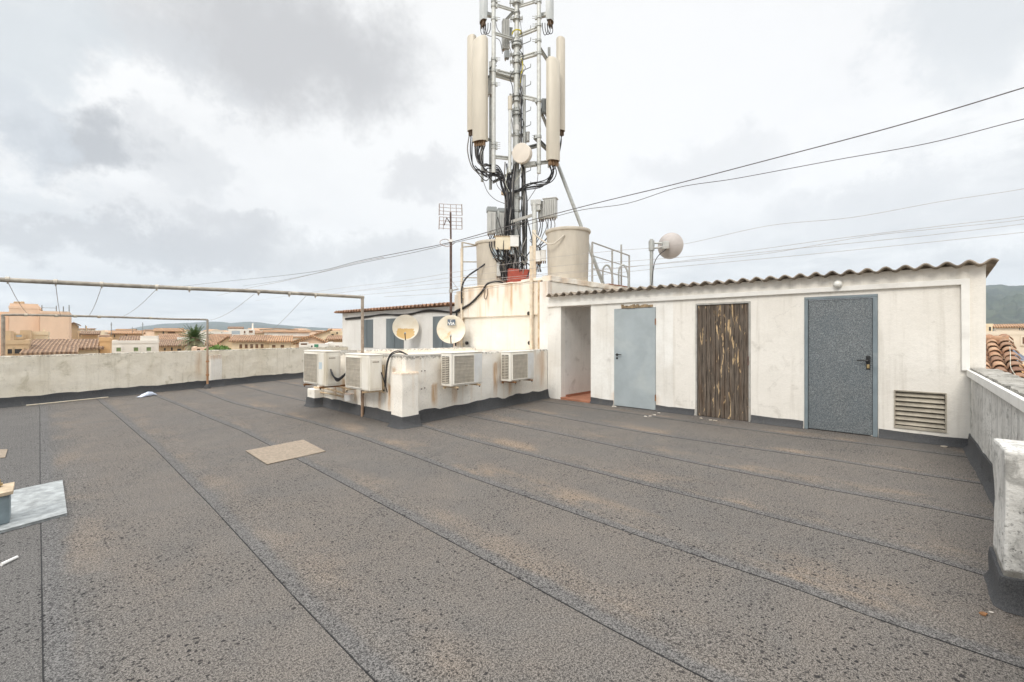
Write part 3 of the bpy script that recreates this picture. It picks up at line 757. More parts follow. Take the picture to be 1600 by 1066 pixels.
def ac_unit(label, loc, rot, w=.80, dep=.25, h=.59, side='left', pipes=None, grey=False, brk=.12, brmat='rusty_steel'):
    t = thing('air_conditioner', label, 'air conditioner', loc, rot, 'air conditioners on the service block')
    L = dict(local=True)
    body = MB().box(0, w, 0, dep, 0, h).build('casing', 'ac_white', t, bevel=.014, **L)
    MB().box(-.006, w+.006, -.006, dep+.004, h+.0005, h+.02).build('lid', 'ac_white', t, bevel=.006, **L)
    g0, g1 = .055, w*.68
    g = MB().box(g0, g1, -.006, -.001, .045, h-.045).build('front_grille', 'ac_grille', t, **L)
    m = MB(); n = 34
    for i in range(n+1): x = g0+(g1-g0)*i/n; m.box(x-.0035, x+.0035, -.018, -.0062, .045, h-.045)
    for i in range(9): z = .045+(h-.09)*i/8; m.box(g0, g1, -.0205, -.0182, z-.003, z+.003)
    m.build('grille_wires', 'ac_grille', g, **L)
    m = MB(); m.box(g0-.012, g0, -.022, -.001, .033, h-.033); m.box(g1, g1+.012, -.022, -.001, .033, h-.033); m.box(g0, g1, -.022, -.001, .033, .045); m.box(g0, g1, -.022, -.001, h-.045, h-.033)
    m.build('grille_frame', 'ac_white', g, **L)
    MB().box(g1+.02, w-.02, -.008, -.0012, .02, h-.02).build('front_panel', 'ac_panel' if grey else 'ac_white', t, bevel=.003, **L)
    # louvred left end
    lv = MB().box(-.003, -.0005, .05, dep-.03, .05, h-.05).build('side_louvre', 'dark_void', t, **L)
    m = MB()
    for i in range(15):
        z = .055+(h-.11)*i/15
        m.obox((-.004, .05, z), (-.014,0,.006), (0,dep-.08,0), (0,0,.016))
    m.box(-.014, -.004, .05+(dep-.08)/2-.006, .05+(dep-.08)/2+.006, .05, h-.05)
    m.build('louvre_blades', 'ac_grille', lv, **L)
    MB().box(w+.0006, w+.006, .03, dep-.03, .04, h-.06).build('service_cover', 'ac_white', t, bevel=.003, **L)
    m = MB()                                                   # small brown maker's plate
    for i in range(6): m.box(w+.0062, w+.0075, .06+i*.02, .072+i*.02, h-.115, h-.095)
    m.build('name_plate', 'connector_brown', t, **L)
    for x in (.10, w-.14):
        m = MB(); m.box(x, x+.035, -.05, dep+brk, -.032, -.002); m.box(x, x+.035, dep+brk-.03, dep+brk, -.06, .42)
        m.build('bracket', brmat, t, **L)
    for x in (.1175, w-.1225): MB().tube([(x,-.035,-.055),(x,-.035,.0)], .012, 8).build('rubber_foot', 'handle_black', t, **L)
    return t
ang = math.atan2(RdD.y, RdD.x)
ac3 = ac_unit('white air conditioner with grey vertical grille nearest the pillar on the right wall', (4.92,5.99,.585), ang, .79, .25, .56, grey=True, brk=.055, brmat='rusted_paint')
ac4 = ac_unit('smaller white air conditioner beside the shed corner, furthest right of the four', (6.54,6.14,.54), ang, .80, .25, .575, grey=True, brk=.055)
ac2 = ac_unit('white air conditioner with two black hoses directly left of the pillar', (3.85,7.59,.535), R(-90), .81, .24, .585, brk=.10, brmat='rusted_paint')
ac1 = ac_unit('leftmost white air conditioner with black pipes sagging from its end panel', (3.58,8.68,.56), R(-90), .90, .28, .60, brk=.33)
MB().box(.66,.78,-.0095,-.0082,.30,.42).build('label_sticker', 'pale_blue', ac1, local=True)
for k, (o, r) in enumerate(((0,.010),(.035,.009))):
    cable('refrigerant_hose', [(4.11,6.735-o*.6,.60),(4.12,6.725-o*.6,.82),(4.13,6.69-o*.6,1.02),(4.17,6.64-o*.6,1.15-o*.4),(4.27,6.57-o*.6,1.195-o*.6),(4.40,6.50,1.13)], r, 'cable_black', ('black refrigerant hose', 'grey black refrigerant hose')[k]+' arching over the wall corner above the pillar', 'hose', 'hoses at the corner air conditioner')
cable('refrigerant_hose', [(4.06,6.765,.84),(4.09,6.74,.72),(4.12,6.73,.60),(4.15,6.72,.50)], .009, 'cable_black', 'short black hose hanging down the end of the air conditioner left of the pillar', 'hose')
for k in range(3):
    cable('refrigerant_hose', [(3.67+.02*k,7.77,.86-.05*k),(3.67+.02*k,7.70,.76-.03*k),(3.74,7.65,.70-.02*k),(3.86,7.66,.76-.01*k),(4.0,7.70,.86+.01*k),(4.17,7.72,.95)], .014, 'cable_black', 'black pipe sagging between the two left air conditioners', 'hose', 'pipes sagging between the left air conditioners')

# ------------------------------------------------------------------ stair tower
TX, TY0, TY1, TZ = 8.49, 6.62, 10.12, 2.72
tw = thing('stair_tower', 'taller rust streaked cream stair tower carrying the mast and water tanks', 'tower', (TX, TY0, 0))
m = MB(); m.box(TX, 12.5, TY0, TY1, 0, TZ, .12)
m.build('wall', 'tower_panel', tw, attrs={'rust': streaks([(9.95,.12,2.75,1.3,.5),(6.8,.12,2.7,1.2,.4)], lambda p: p.y if p.x < TX+.05 else 0), 'dirt': lambda p: max(0, (p.z-2.62)*3)}, jit=.01)
m = MB(); m.box(TX-.06, TX-.001, 6.9, 9.78, 1.95, 2.76, .07); rr = random.Random(3)
rl = [(6.9+rr.random()*2.9, .03+.06*rr.random(), 2.8, 2.0+rr.random()*.6, .2+.4*rr.random()) for _ in range(22)]+[(7.9,.05,2.8,1.95,.9),(8.7,.03,2.8,2.1,.8)]
m.build('upper_band', 'tower_cream', tw, attrs={'rust': streaks(rl, lambda p: p.y), 'dirt': lambda p: max(0, (p.z-2.70)*4)}, jit=.008, bevel=.01)
m = MB(); m.box(TX-.06, TX-.001, 9.78, TY1, 0, 2.62, .08); m.build('left_pier', 'tower_cream', tw, attrs={'rust': streaks([(9.85,.1,2.6,1.2,.5),(10.0,.15,1.4,1.1,.9)], lambda p: p.y)}, jit=.008, bevel=.012)
m = MB(); m.box(TX-.16, TX-.001, TY0+.002, 6.88, 0, 2.72, .08); m.build('right_pier', 'shed_white', tw, attrs={'rust': streaks([(6.7,.1,2.75,2.2,.5)], lambda p: p.y)}, jit=.006, bevel=.012)
m = MB(); m.box(TX-.075, TX+.22, 7.55, 9.78, 2.765, 2.80, .08); m.box(TX-.08, 12.5, TY0-.02, TY0+.24, 2.725, 2.86, .09); m.box(TX-.08, TX+.2, TY0+.24, 7.55, 2.765, 2.84, .08)
m.build('roof_kerb', 'tower_cream', tw, attrs={'dirt': lambda p: .42 if p.z > 2.84 else .12, 'rust': lambda p: .55*max(0, mn.noise(p*3)+.3)}, jit=.02, bevel=.01, jsc=6)
m = MB(); m.box(11.0, 12.3, TY0-.024, TY0+.26, 2.862, 2.885); m.build('brick_edge', 'terracotta', tw, jit=.01)
for y, r, z1 in ((9.76,.035,3.9),(7.18,.045,3.62),(6.93,.04,2.76)):
    x = TX-.10
    pp = MB().tube([(x,y,.05),(x,y,z1)], r, 10)
    for z in (1.2,1.95,2.5): pp.box(x-.01, TX-.05, y-.05, y+.05, z, z+.03)
    pp.build('downpipe', 'cream_pipe' if y != 6.93 else 'rusted_paint', tw, True, attrs={'rust': lambda p: .05+.6*max(0, mn.noise(Vector((p.x*4,p.y*4,p.z*2.5))))})
m = MB()
for y, z in ((7.3,1.99),(7.28,1.27),(9.6,1.24)): m.lathe((TX-.02,y,z), (-1,0,0), [(0,0),(.045,0),(.05,.05),(.03,.07),(0,.072)], 12)
m.build('spout', 'dark_void', tw, True)
m = MB(); m.tube(spline([(TX-.07,8.75,2.70),(TX-.085,8.73,2.55),(TX-.085,8.80,2.42),(TX-.08,8.86,2.5),(TX-.085,8.82,2.66)],6), .008, 6); m.build('hook_wire', 'mast_rust', tw, True)

# far shed (same row, beyond the tower)
fs = thing('roof_shed', 'smaller white roof shed with grey shutters behind the satellite dishes', 'shed', (8.45, 13, 0))
FX = 8.45
m = MB(); m.box(FX, 12, 10.13, 16.9, 0, 2.30, .15); m.build('wall', 'far_shed_white', fs, attrs={'rust': streaks([(10.4,.35,1.35,1.0,.9)], lambda p: p.y if p.x < FX+.05 else 0)})
sheet(corrugated(FX-.22, 12.2, 10.14, 17.15, 2.36, .0, .20, .035, .02, 10, .8), 'tiled_roof', 'clay_edge', fs, .025)
for (a, b, yt, yb) in ((565,583,496,545), (604,631,496,543), (677,708,491,543)):
    pa, pb = onX(a, yt, FX), onX(b, yb, FX)
    s = MB().box(FX-.02, FX+.03, pb.y, pa.y, 1.02, 2.02).build('shutter', 'shutter_grey', fs, bevel=.004)
    MB().box(FX-.032, FX-.0205, (pa.y+pb.y)/2-.012, (pa.y+pb.y)/2+.012, 1.02, 2.02).build('joint_strip', 'shutter_grey', s)

# satellite dishes
def sat_dish(label, c, nrm, r, rustfn, mount, logo=False):
    t = thing('satellite_dish', label, 'satellite dish', c)
    ex, ey, n = frame(nrm); prof = [(r*q, .13*r*q*q*1.6) for q in (0,.15,.3,.45,.6,.75,.88,1)]+[(r*1.03,.208*r+.004),(r*1.03,.208*r-.014),(r*.99,.208*r-.02)]+[(r*q, .13*r*q*q*1.6-.02) for q in (.75,.4,0)]
    m = MB().lathe(Vector(c)-n*.02, n, prof, 48)
    m.build('reflector', 'dish_cream', t, True, attrs={'rust': lambda p: rustfn((p-Vector(c)).dot(ex)/r, (p-Vector(c)).dot(ey)/r)})
    c = Vector(c)
    m = MB().tube([c-ey*r*.9+n*.0, c-ey*r*1.02+n*.10, c-ey*r*.62+n*r*1.0], .014, 8); m.build('feed_arm', 'mast_rust', t, True)
    MB().lathe(c-ey*r*.60+n*r*.95, (-n+ey*.35), [(0,0),(.03,0),(.034,.05),(.02,.1),(.02,.16),(0,.165)], 12).build('feed_horn', 'galvanised', t, True)
    m = MB().tube([c-n*.03, c-n*.12, mount], .024, 8); m.box(mount[0]-.01, mount[0]+.02, mount[1]-.09, mount[1]+.09, mount[2]-.09, mount[2]+.09); m.build('wall_mount', 'rusty_steel', t)
    if logo:
        lc = c+ey*r*.50+n*(.075*r+.03)+ex*r*.02
        s = MB().obox(lc-ex*.105-ey*.085, ex*.21, ey*.165, n*.006).build('logo_plate', 'sign_blue', t)
        cu = bpy.data.curves.new('t', 'FONT'); cu.body = 'VIA'; cu.size = .115; cu.align_x = 'CENTER'; cu.extrude = .002; cu.offset = .003
        to = bpy.data.objects.new('t', cu); COL.objects.link(to); bpy.context.view_layer.update()
        me = bpy.data.meshes.new_from_object(to); COL.objects.unlink(to); bpy.data.objects.remove(to)
        mt = Matrix((( ex.x,ey.x,n.x,0),(ex.y,ey.y,n.y,0),(ex.z,ey.z,n.z,0),(0,0,0,1)))
        pos = lc-ey*.072+n*.008-origin_of(s)
        me.transform(Matrix.Translation(pos) @ mt)
        me.materials.clear(); me.materials.append(M['white_paint'])
        lt = bpy.data.objects.new('lettering', me); COL.objects.link(lt); lt.parent = s
        arc = [lc+n*.009+ex*(.032*math.cos(q))+ey*(.040+.026*math.sin(q)) for q in [R(x) for x in range(40, 260, 25)]]
        MB().tube(arc, .007, 5).build('swoosh', 'white_paint', s)
c = W(634,512,14.05); n = (Vector((0,0,H))-c); n = (n.normalized()+Vector((0,.10,.12)))
sat_dish('satellite dish with its lower half rusted orange, left of the lettered one', c, n, .385, lambda x, y: 1.0 if y < -.08-.0*x and x*x+y*y < .80 and abs(x) < .62-.25*(y+.1) else 0, (FX-.02, c.y+.2, c.z))
c = W(705,515,12.35); n = (Vector((0,0,H))-c).normalized()+Vector((.0,.05,.12))
sat_dish('cream satellite dish with a dark square logo reading VIA', c, n, .375, lambda x, y: .42 if y < .1 else .25, (TX-.06, 9.95, c.z), True)
# thick black supply cables
for k, dz in enumerate((0, .035)):
    cable('supply_cable', [(FX-.03,16.6,2.10-dz),(FX-.03,15.2,2.13-dz),(FX-.03,13.9,2.16+dz*.5),(FX-.03,12.6,2.13-dz),(FX-.03,11.4,2.19+dz),(FX-.04,10.2,2.12),(TX-.09,9.95,2.13+dz),(TX-.09,9.4,2.33),(TX-.09,8.95,2.62),(TX-.06,8.75,2.83),(TX+.2,8.6,2.90),(9.2,8.75,2.84)], .026, 'cable_black', ('upper','lower')[k]+' of two black cables running under the far shed eave up to the mast', 'cable', 'black cables under the far shed eave')
cable('supply_cable', [(TX-.12,10.0,1.15),(TX-.11,10.0,1.75),(TX-.10,9.97,2.15)], .022, 'cable_black', 'black cable dropping behind the lettered dish along the tower pier', 'cable')
cable('supply_cable', [(TX-.13,9.72,2.35),(TX-.12,9.72,2.8),(TX-.02,9.6,3.1),(8.9,9.4,3.45),(9.2,9.3,3.75),(9.35,9.2,4.0)], .024, 'cable_black', 'black cable climbing from the tower corner past the left water tank', 'cable')

# ------------------------------------------------------------------ tower roof: tanks, railings, red plinth
def tank(label, x, y, z0, r, h):
    t = thing('water_tank', label, 'water tank', (x,y,z0))
    MB().lathe((x,y,z0), UP, [(0,0),(r*.90,0),(r*.93,.06),(r*.99,h-.16),(r,h-.09)], 48).build('body', 'tank_beige', t, True)
    MB().lathe((x,y,z0+h-.10), UP, [(r*.99,0),(r*1.05,.015),(r*1.07,.05),(r*1.05,.085),(r*.5,.12),(0,.13)], 48).build('lid', 'tank_beige', t, True)
    return t
TZT = 2.76
tk = tank('large beige round water tank with a rim, right of the mast', 10.02, 7.28, TZT, .575, 1.52)
cable('overflow_pipe', [W(832,362,12.2),W(845,374,12.0),W(860,382,11.8),W(872,376,11.72),W(882,367,11.72)], .022, 'tank_beige', None, parent=tk)
tank('beige round water tank half hidden behind equipment left of the mast', 9.42, 9.50, TZT, .53, 1.42)
pl = MB(); mb = W(806,440,13.16); mb.z = TZT
pl.obox(W(785,440,12.9)*Vector((1,1,0))[0:0] if False else Vector((9.22,8.72,TZT)), Vector((.52,-.30,0)), Vector((.34,.55,0)), UP*.56)
tag(pl.build('mast_plinth', 'red_paint', None, bevel=.01, jit=.01, loc=(9.5,8.75,TZT)), 'dark red painted plinth under the antenna mast', 'plinth')
def rail(name, label, posts, rails, mat, r=.02):
    t = thing(name, label, 'railing', posts[0][0])
    for p, z in posts: MB().tube([p, Vector((p[0],p[1],z))], r, 8).build('post', mat, t, True)
    for pts, rr_ in rails: MB().tube(pts, rr_, 8).build('rail', mat, t, True)
    return t
A0 = Vector((8.56,9.93,TZT)); B0 = Vector((9.79,10.02,TZT)); C0 = Vector((8.56,7.15,TZT))
za, zb = 4.12, 4.30
rail('guard_rail', 'beige pipe guard rail on the tower, left of the mast', [(A0,za),(B0,zb)], [([A0+UP*1.22, B0+UP*1.50], .018), ([A0+UP*1.36, (A0+B0)/2+UP*1.36+Vector((.2,.0,0))], .018), ([A0+UP*.80, B0+UP*.95], .016), ([A0+UP*.35, B0+UP*.45], .014)], 'rail_beige', .03)
D0 = Vector((10.35,6.72,TZT+.08)); D1 = Vector((11.37,6.72,TZT+.08)); D2 = Vector((12.35,6.72,TZT+.08)); D3 = Vector((12.02,6.8,TZT+.08))
rail('guard_rail', 'grey steel guard rail on the tower, right of the large tank', [(D0,3.93),(D1,3.86),(D2,3.84),(D3,4.13)], [([D0+UP*1.10, D2+UP*1.0], .02), ([D0+UP*.74, D2+UP*.66], .014), ([D0+UP*.40, D2+UP*.34], .014)], 'rail_grey', .026)
for k, (px, sx) in enumerate(((942,1),(967,1))):
    a = W(px,450,13.1); pts = [a, W(px,424,13.1), W(px+3,416,13.1), W(px+8,415,13.1), W(px+13,423,13.1), W(px+15,436,13.1), W(px+15,450,13.1)]
    cable('ladder_handrail', pts, .028, 'galvanised', ('left','right')[k]+' curved grab rail of the ladder at the tower edge', 'handrail', 'ladder grab rails on the tower', seg=5)

# ------------------------------------------------------------------ antenna mast
DM = 13.16; K = DM/F
def Mp(px, py, dd=0): return W(px, py, DM+dd)
mast = thing('antenna_mast', 'tall grey galvanised telecom mast with side pipes, climbing pegs and a diagonal strut', 'mast', mb)
m = MB().tube([Mp(806,440), Mp(806,270)], 6.2*K, 16); m.tube([Mp(806,270), Mp(807,176)], 5.4*K, 16); m.tube([Mp(807,182), Mp(807.5,72)], 4.8*K, 16); m.tube([Mp(807.5,72), Mp(808,-60)], 3.9*K, 16)
m.build('pole', 'galvanised_light', mast, True)
for (px, py, r, h) in ((807,179,7.2,4),(807,174,7.2,3),(807.5,72,8.5,3),(807.5,67,8.5,3),(806,268,7.5,4),(807.5,20,5.5,3),(806,330,7.5,3),(806,372,7.5,3)):
    fl = MB().tube([Mp(px,py+h/2), Mp(px,py-h/2)], r*K, 18)
    fl.build('flange', 'galvanised', mast, True)
m = MB()
for k in range(12):
    a = 2*math.pi*k/12; o = (RGT*math.cos(a)+FWD*math.sin(a))*7.2*K
    m.tube([Mp(807.5,75)+o*1.05, Mp(807.5,63)+o*1.05], .012, 6); m.tube([Mp(807,183)+o*.9, Mp(807,171)+o*.9], .012, 6)
m.build('flange_bolt', 'galvanised_dark', mast)
MB().tube([Mp(807,205), Mp(807,197)], 5.6*K, 16).build('white_band', 'white_paint', mast, True)
MB().tube([Mp(806,442), Mp(806,418)], [10*K, 6.5*K], 16).build('pole_foot', 'galvanised', mast, True)
# climbing pole with pegs
MB().tube([Mp(819,415,-.05), Mp(819,118,-.05)], 2.6*K, 10).build('climbing_pole', 'galvanised', mast, True)
for y in (46,65,106,133,173,196,267,290):
    MB().tube(spline([Mp(815,y+5,-.05), Mp(827,y,-.05), Mp(829,y-1.5,-.05), Mp(829.3,y-6,-.05)], 4), .011, 6).build('climbing_peg', 'galvanised_dark', mast, True)
# side pipes
for (px, y0, y1, dd, r) in ((771.3,-60,270,-.25,3.3),(842,-60,271,-.25,3.2),(753.5,200,284,.25,2.3),(766.5,97,296,.30,2.5),(858,75,262,.30,2.3)):
    sp = MB().tube([Mp(px,y1,dd), Mp(px,y0,dd)], r*K, 12)
    sp.build('side_pipe', 'galvanised_light' if r > 3 else 'galvanised', mast, True)
def arm(a, b, hgt, mat='galvanised_light'):
    a, b = Vector(a), Vector(b); d = (b-a); s = d.cross(UP).normalized()*hgt*.35*K
    z = UP*hgt*K
    m = MB()
    m.obox(a-s-z/2, d, s*2, z*.22); m.obox(a-s+z*.28, d, s*2, z*.22); m.obox(a-s*.35-z*.28, d, s*.7, z*.56)
    m.build('arm', mat, mast)
arm(Mp(772,7,-.25), Mp(804,17), 4); arm(Mp(772,52,-.25), Mp(803,61), 4); arm(Mp(772,111,-.25), Mp(804,119), 6); arm(Mp(772,117,-.2), Mp(804,126,.1), 5)
arm(Mp(841,1,-.25), Mp(811,10), 4); arm(Mp(841,44,-.25), Mp(811,56), 5); arm(Mp(841,83,-.25), Mp(811,92), 6); arm(Mp(838,156,-.25), Mp(812,150), 6)
arm(Mp(772,245,-.25), Mp(798,248), 5); arm(Mp(822,232), Mp(842,227,.1), 6, 'galvanised_dark')
arm(Mp(843,75,-.25), Mp(858,98,.3), 5, 'galvanised'); arm(Mp(838,158,-.25), Mp(858,205,.3), 5, 'galvanised'); arm(Mp(835,214,-.25), Mp(858,236,.3), 6, 'galvanised_dark')
arm(Mp(766,110,.3), Mp(774,100,-.25), 6, 'galvanised_dark'); arm(Mp(832,256,-.25), Mp(866,252,-.1), 5, 'galvanised'); arm(Mp(770,285,.3), Mp(800,270,0), 4, 'galvanised_dark'); arm(Mp(790,32,.3), Mp(802,19), 4, 'galvanised')
arm(Mp(748,128,.2), Mp(768,118,.3), 4, 'galvanised_dark'); arm(Mp(752,214,.1), Mp(768,220,-.2), 5, 'galvanised')
for (px, py, dd) in ((771.3,2,-.25),(771.3,10,-.25),(771.3,30,-.25),(771.3,93,-.25),(771.3,111,-.25),(771.3,132,-.25),(771.3,225,-.25),(771.3,231,-.25),(842,3,-.25),(842,28,-.25),(842,40,-.25),(842,64,-.25),(842,84,-.25),(842,158,-.25),(842,214,-.25),(842,256,-.25)):
    c = Mp(px,py,dd); m = MB().tube([c-UP*.035, c+UP*.035], 4.2*K, 12)
    sgn = -1 if px > 800 else 1
    m.obox(c+RGT*sgn*.06-UP*.05-FWD*.03, RGT*sgn*.05, FWD*.06, UP*.10)
    for dz in (-.03,.03): m.tube([c+UP*dz-FWD*.02, c+UP*dz+RGT*sgn*.19-FWD*.02], .008, 5)
    m.build('pipe_clamp', 'galvanised', mast, True)
for (py, s) in ((87,1.25),(98,1.2),(150,1.3),(158,1.3),(212,1.2),(240,1.2),(115,1.2),(30,1.15),(5,1.3),(310,1.2),(350,1.25)):
    c = Mp(807,py); m = MB().tube([c-UP*.04, c+UP*.04], 5.4*K*s, 14)
    m.obox(c-RGT*8.5*K*s-UP*.035-FWD*.06, RGT*17*K*s, FWD*.05, UP*.07)
    for sg in (-1,1): m.tube([c+RGT*sg*7.5*K*s-FWD*.14, c+RGT*sg*7.5*K*s+FWD*.14], .010, 5)
    m.build('collar', 'galvanised', mast, True)
MB().tube([Mp(868,248,.2), Mp(943,446,.2)], 2.8*K, 12).build('diagonal_strut', 'galvanised', mast, True)

# panel antennas: D-shaped radome, brown base plate with connectors
def panel_ant(label, px, y0, y1, dd, w, dep, face, side=False, mat='panel_cream', ncon=6, slant=0.0):
    c0, c1 = Mp(px,y1,dd), Mp(px,y0,dd)
    t = thing('panel_antenna', label, 'panel antenna', c0, 0, 'panel antennas on the mast')
    fx = (-FWD*math.cos(face)+RGT*math.sin(face)).normalized(); sx = UP.cross(fx)
    if sx.dot(RGT) < 0: pass
    prof = [(-w/2, -dep*.35)]+[(w/2*-math.cos(q), dep*.15+dep*.5*math.sin(q)) for q in [math.pi*i/14 for i in range(15)]]+[(w/2, -dep*.35)]
    ht = (c1.z-c0.z)
    m = MB(); n = len(prof); vs = []
    levels = [(0,.96),(.02,1),(ht*.5,1),(ht-.05,1),(ht,.92)]
    for z, s in levels: vs += [c0+sx*(x*s)+fx*(y*s)+UP*(z+(slant*x if z > ht*.9 else 0)) for x, y in prof]
    fs_ = [(j*n+i, j*n+(i+1) % n, (j+1)*n+(i+1) % n, (j+1)*n+i) for j in range(len(levels)-1) for i in range(n)]
    fs_ += [tuple((len(levels)-1)*n+i for i in range(n))]
    m.add(vs, fs_); m.build('radome', mat, t, True)
    m = MB(); m.add([c0+sx*x*.93+fx*y*.93+UP*.015 for x, y in prof]+[c0+sx*x*.93+fx*y*.93+UP*.05 for x, y in prof], [tuple(range(n)), tuple(range(2*n-1,n-1,-1))]+[(i,(i+1)%n,n+(i+1)%n,n+i) for i in range(n)])
    m.build('base_plate', 'connector_brown', t)
    m = MB()
    for k in range(ncon):
        q = (k+.5)/ncon-.5
        for yy in (-.1, .22):
            p = c0+sx*w*.8*q+fx*dep*yy; m.tube([p+UP*.02, p-UP*.13], .018, 7)
    m.build('connector', 'copper' if ncon > 4 else 'connector_brown', t, True)
    m = MB().obox(c0-sx*w*.34-fx*(dep*.35+.03)+UP*.1, sx*w*.68, fx*.03, UP*(ht-.2)); 
    for zz in (.2, ht*.62): m.obox(c0-sx*.05-fx*(dep*.35+.03)+UP*zz, sx*.10, -fx*.18, UP*.10)
    m.build('back_frame', 'galvanised', t)
    return t
panel_ant('wide cream panel antenna, larger of the pair on the left of the mast', 750, 62, 222, -.35, .43, .22, R(-22), slant=.25)
panel_ant('narrow cream panel antenna at the far left of the mast', 737, 57, 205, .1, .27, .16, R(-35), ncon=3)
panel_ant('wide cream panel antenna, larger of the pair on the right of the mast', 864.5, 94, 252, -.35, .37, .22, R(22), slant=-.2)
panel_ant('narrow cream panel antenna at the far right of the mast', 876.3, 60, 205, .1, .255, .16, R(35), ncon=3)
for (px, py) in ((737,206),(877,206)):
    pass
panel_ant('grey panel antenna cut by the picture top, upper left of the mast', 755.5, -45, 35, -.1, .33, .17, R(-70), mat='panel_grey', ncon=4)
panel_ant('grey panel antenna cut by the picture top, upper right of the mast', 859, -45, 35, -.1, .30, .17, R(70), mat='panel_grey', ncon=4)
def solid(name, label, cat, c, w, d, h, mat, yaw=0, ribs=0, cap=None, group=None, capmat=None, ports=0):
    """radio box: c = centre of the base"""
    t = thing(name, label, cat, c, 0, group); c = Vector(c)
    sx = RGT*math.cos(yaw)+FWD*math.sin(yaw); sy = UP.cross(sx)
    MB().obox(c-sx*w/2-sy*d/2, sx*w, sy*d, UP*h).build('housing', mat, t, bevel=.012)
    if ribs:
        m = MB()
        for i in range(ribs):
            x = -w/2+w*(i+.5)/ribs; m.obox(c+sx*(x-w/ribs*.22)-sy*(d/2+.035)+UP*h*.06, sx*w/ribs*.44, sy*.034, UP*h*.88)
        m.build('cooling_rib', mat, t)
    if cap: MB().obox(c-sx*w*.58-sy*d*.58+UP*(h+.002), sx*w*1.16, sy*d*1.16, UP*cap).build('cap', capmat or mat, t, bevel=.012)
    if ports:
        for i in range(ports): p = c+sx*(-w*.38+w*.76*i/(max(1,ports-1))); MB().tube([p, p-UP*.07], .017, 7).build('port', 'connector_brown', t, True)
    return t
G = 'radio units around the mast'
solid('radio_unit', 'tall slim grey radio unit high on the mast behind the yellow cables', 'radio unit', Mp(790,78,.1), .20, .16, .85, 'radio_grey', .3, 3, ports=3, group=G)
solid('radio_unit', 'dark cap shaped filter under the slim radio unit high on the mast', 'radio unit', Mp(792,92,.05), .13, .13, .22, 'radio_dark', .3, 0, ports=1, group=G)
solid('radio_unit', 'small dark radio unit tucked behind the right wide panel antenna', 'radio unit', Mp(850,178,-.1), .14, .12, .42, 'radio_dark', .2, 3, ports=2, group=G)
solid('radio_unit', 'grey radio unit with overhanging cap, leftmost at the mast foot', 'radio unit', Mp(768,366,-.25), .23, .22, .62, 'radio_grey', .2, 2, .13, G, 'radio_dark', 2)
solid('radio_unit', 'grey green radio unit just left of the pole above the yellowed box', 'radio unit', Mp(785,370,0), .26, .2, .68, 'radio_grey', .2, 3, .12, G, 'radio_dark', 3)
solid('radio_unit', 'large pale grey radio unit over the big water tank, rightmost', 'radio unit', Mp(860,341,-.3), .36, .22, .52, 'radio_grey', -.35, 7, .03, G, None, 5)
solid('radio_unit', 'narrow grey radio unit between pole and the large pale one on the right', 'radio unit', Mp(846,343,-.1), .16, .2, .47, 'radio_grey', -.3, 3, .03, G, None, 3)
solid('radio_unit', 'stubby capped grey unit topping the right support post', 'radio unit', Mp(838,330,-.2), .26, .2, .15, 'radio_grey', -.2, 0, .15, G, None, 0)
solid('junction_box', 'yellowed rusty junction box on the left of the pole', 'junction box', Mp(785.5,391,-.3), .42, .20, .36, 'box_yellowed', .1, 0, .02, None, 'rusted_paint', 5)
solid('junction_box', 'small white junction box in front of the pole', 'junction box', Mp(803.5,386,-.35), .24, .16, .29, 'white_paint', .1, 0, .015, None, None, 3)
solid('junction_box', 'small grey box near the roof left of the red plinth', 'junction box', Mp(779,432,-.3), .11, .1, .36, 'radio_grey', .1, 0, .02, None, None, 2)
for k, (px, py) in enumerate(((774,404),(783,406),(799,398))):
    solid('cable_splitter', ('leftmost','middle','rightmost')[k]+' pale blue splitter hanging under the junction boxes', 'splitter', Mp(px,py,-.3), .13, .1, .25, 'pale_blue', .25*(k-1), 0, .015, 'splitters under the junction boxes', None, 2)
for k, (px, py) in enumerate(((841,409),(849,408))):
    solid('power_meter_box', ('left','right')[k]+' of two small white boxes below the right support post', 'junction box', Mp(px,py,-.45), .14, .1, .29, 'white_paint', -.1, 0, .01, 'white boxes by the right support post', None, 3)
st = thing('support_post', 'square cream support post with rusty foot carrying the right radio units', 'post', Mp(835,440,-.5))
MB().tube([Mp(835,430,-.3), Mp(835,318,-.3)], 3.6*K, 12).build('pipe', 'galvanised_light', st, True)
MB().obox(Mp(832,432,-.42)+Vector((0,0,-.15)), RGT*.10, FWD*.10, UP*1.45).build('sleeve', 'cream_pipe', st, attrs={'rust': lambda p: max(0, .5-(p.z-2.6)*.6)})
MB().obox(Mp(798,349,-.3), Mp(836,337,-.3)-Mp(798,349,-.3), FWD*.06, UP*.08).build('cross_bar', 'rail_grey', st)
s2 = thing('support_post', 'pale support post carrying the left radio units', 'post', Mp(778,432,-.1))
MB().tube([Mp(778,434,-.1), Mp(778,330,-.1)], 2.9*K, 12).build('pipe', 'galvanised_light', s2, True)
MB().obox(Mp(763,352,-.1), Mp(800,340,-.1)-Mp(763,352,-.1), FWD*.05, UP*.09).build('cross_bar', 'galvanised', s2)
br = MB(); br.obox(Mp(783,303,-.15), Mp(801,308,-.15)-Mp(783,303,-.15), FWD*.12, UP*.08); tag(br.build('cable_bracket', 'rusted_paint', None, loc=Mp(783,303,-.15), bevel=.005), 'brown bracket holding the cable bundle left of the pole', 'bracket')
om = thing('omni_antenna', 'slim pale omni antenna on a pipe left of the pole', 'antenna', Mp(797,270,-.3))
MB().tube([Mp(797,172,-.3), Mp(797,151,-.3)], 3.4*K, 12).build('radome', 'panel_cream', om, True)
MB().tube([Mp(796.5,270,-.3), Mp(797,170,-.3)], 2.5*K, 12).build('pipe', 'galvanised_light', om, True)
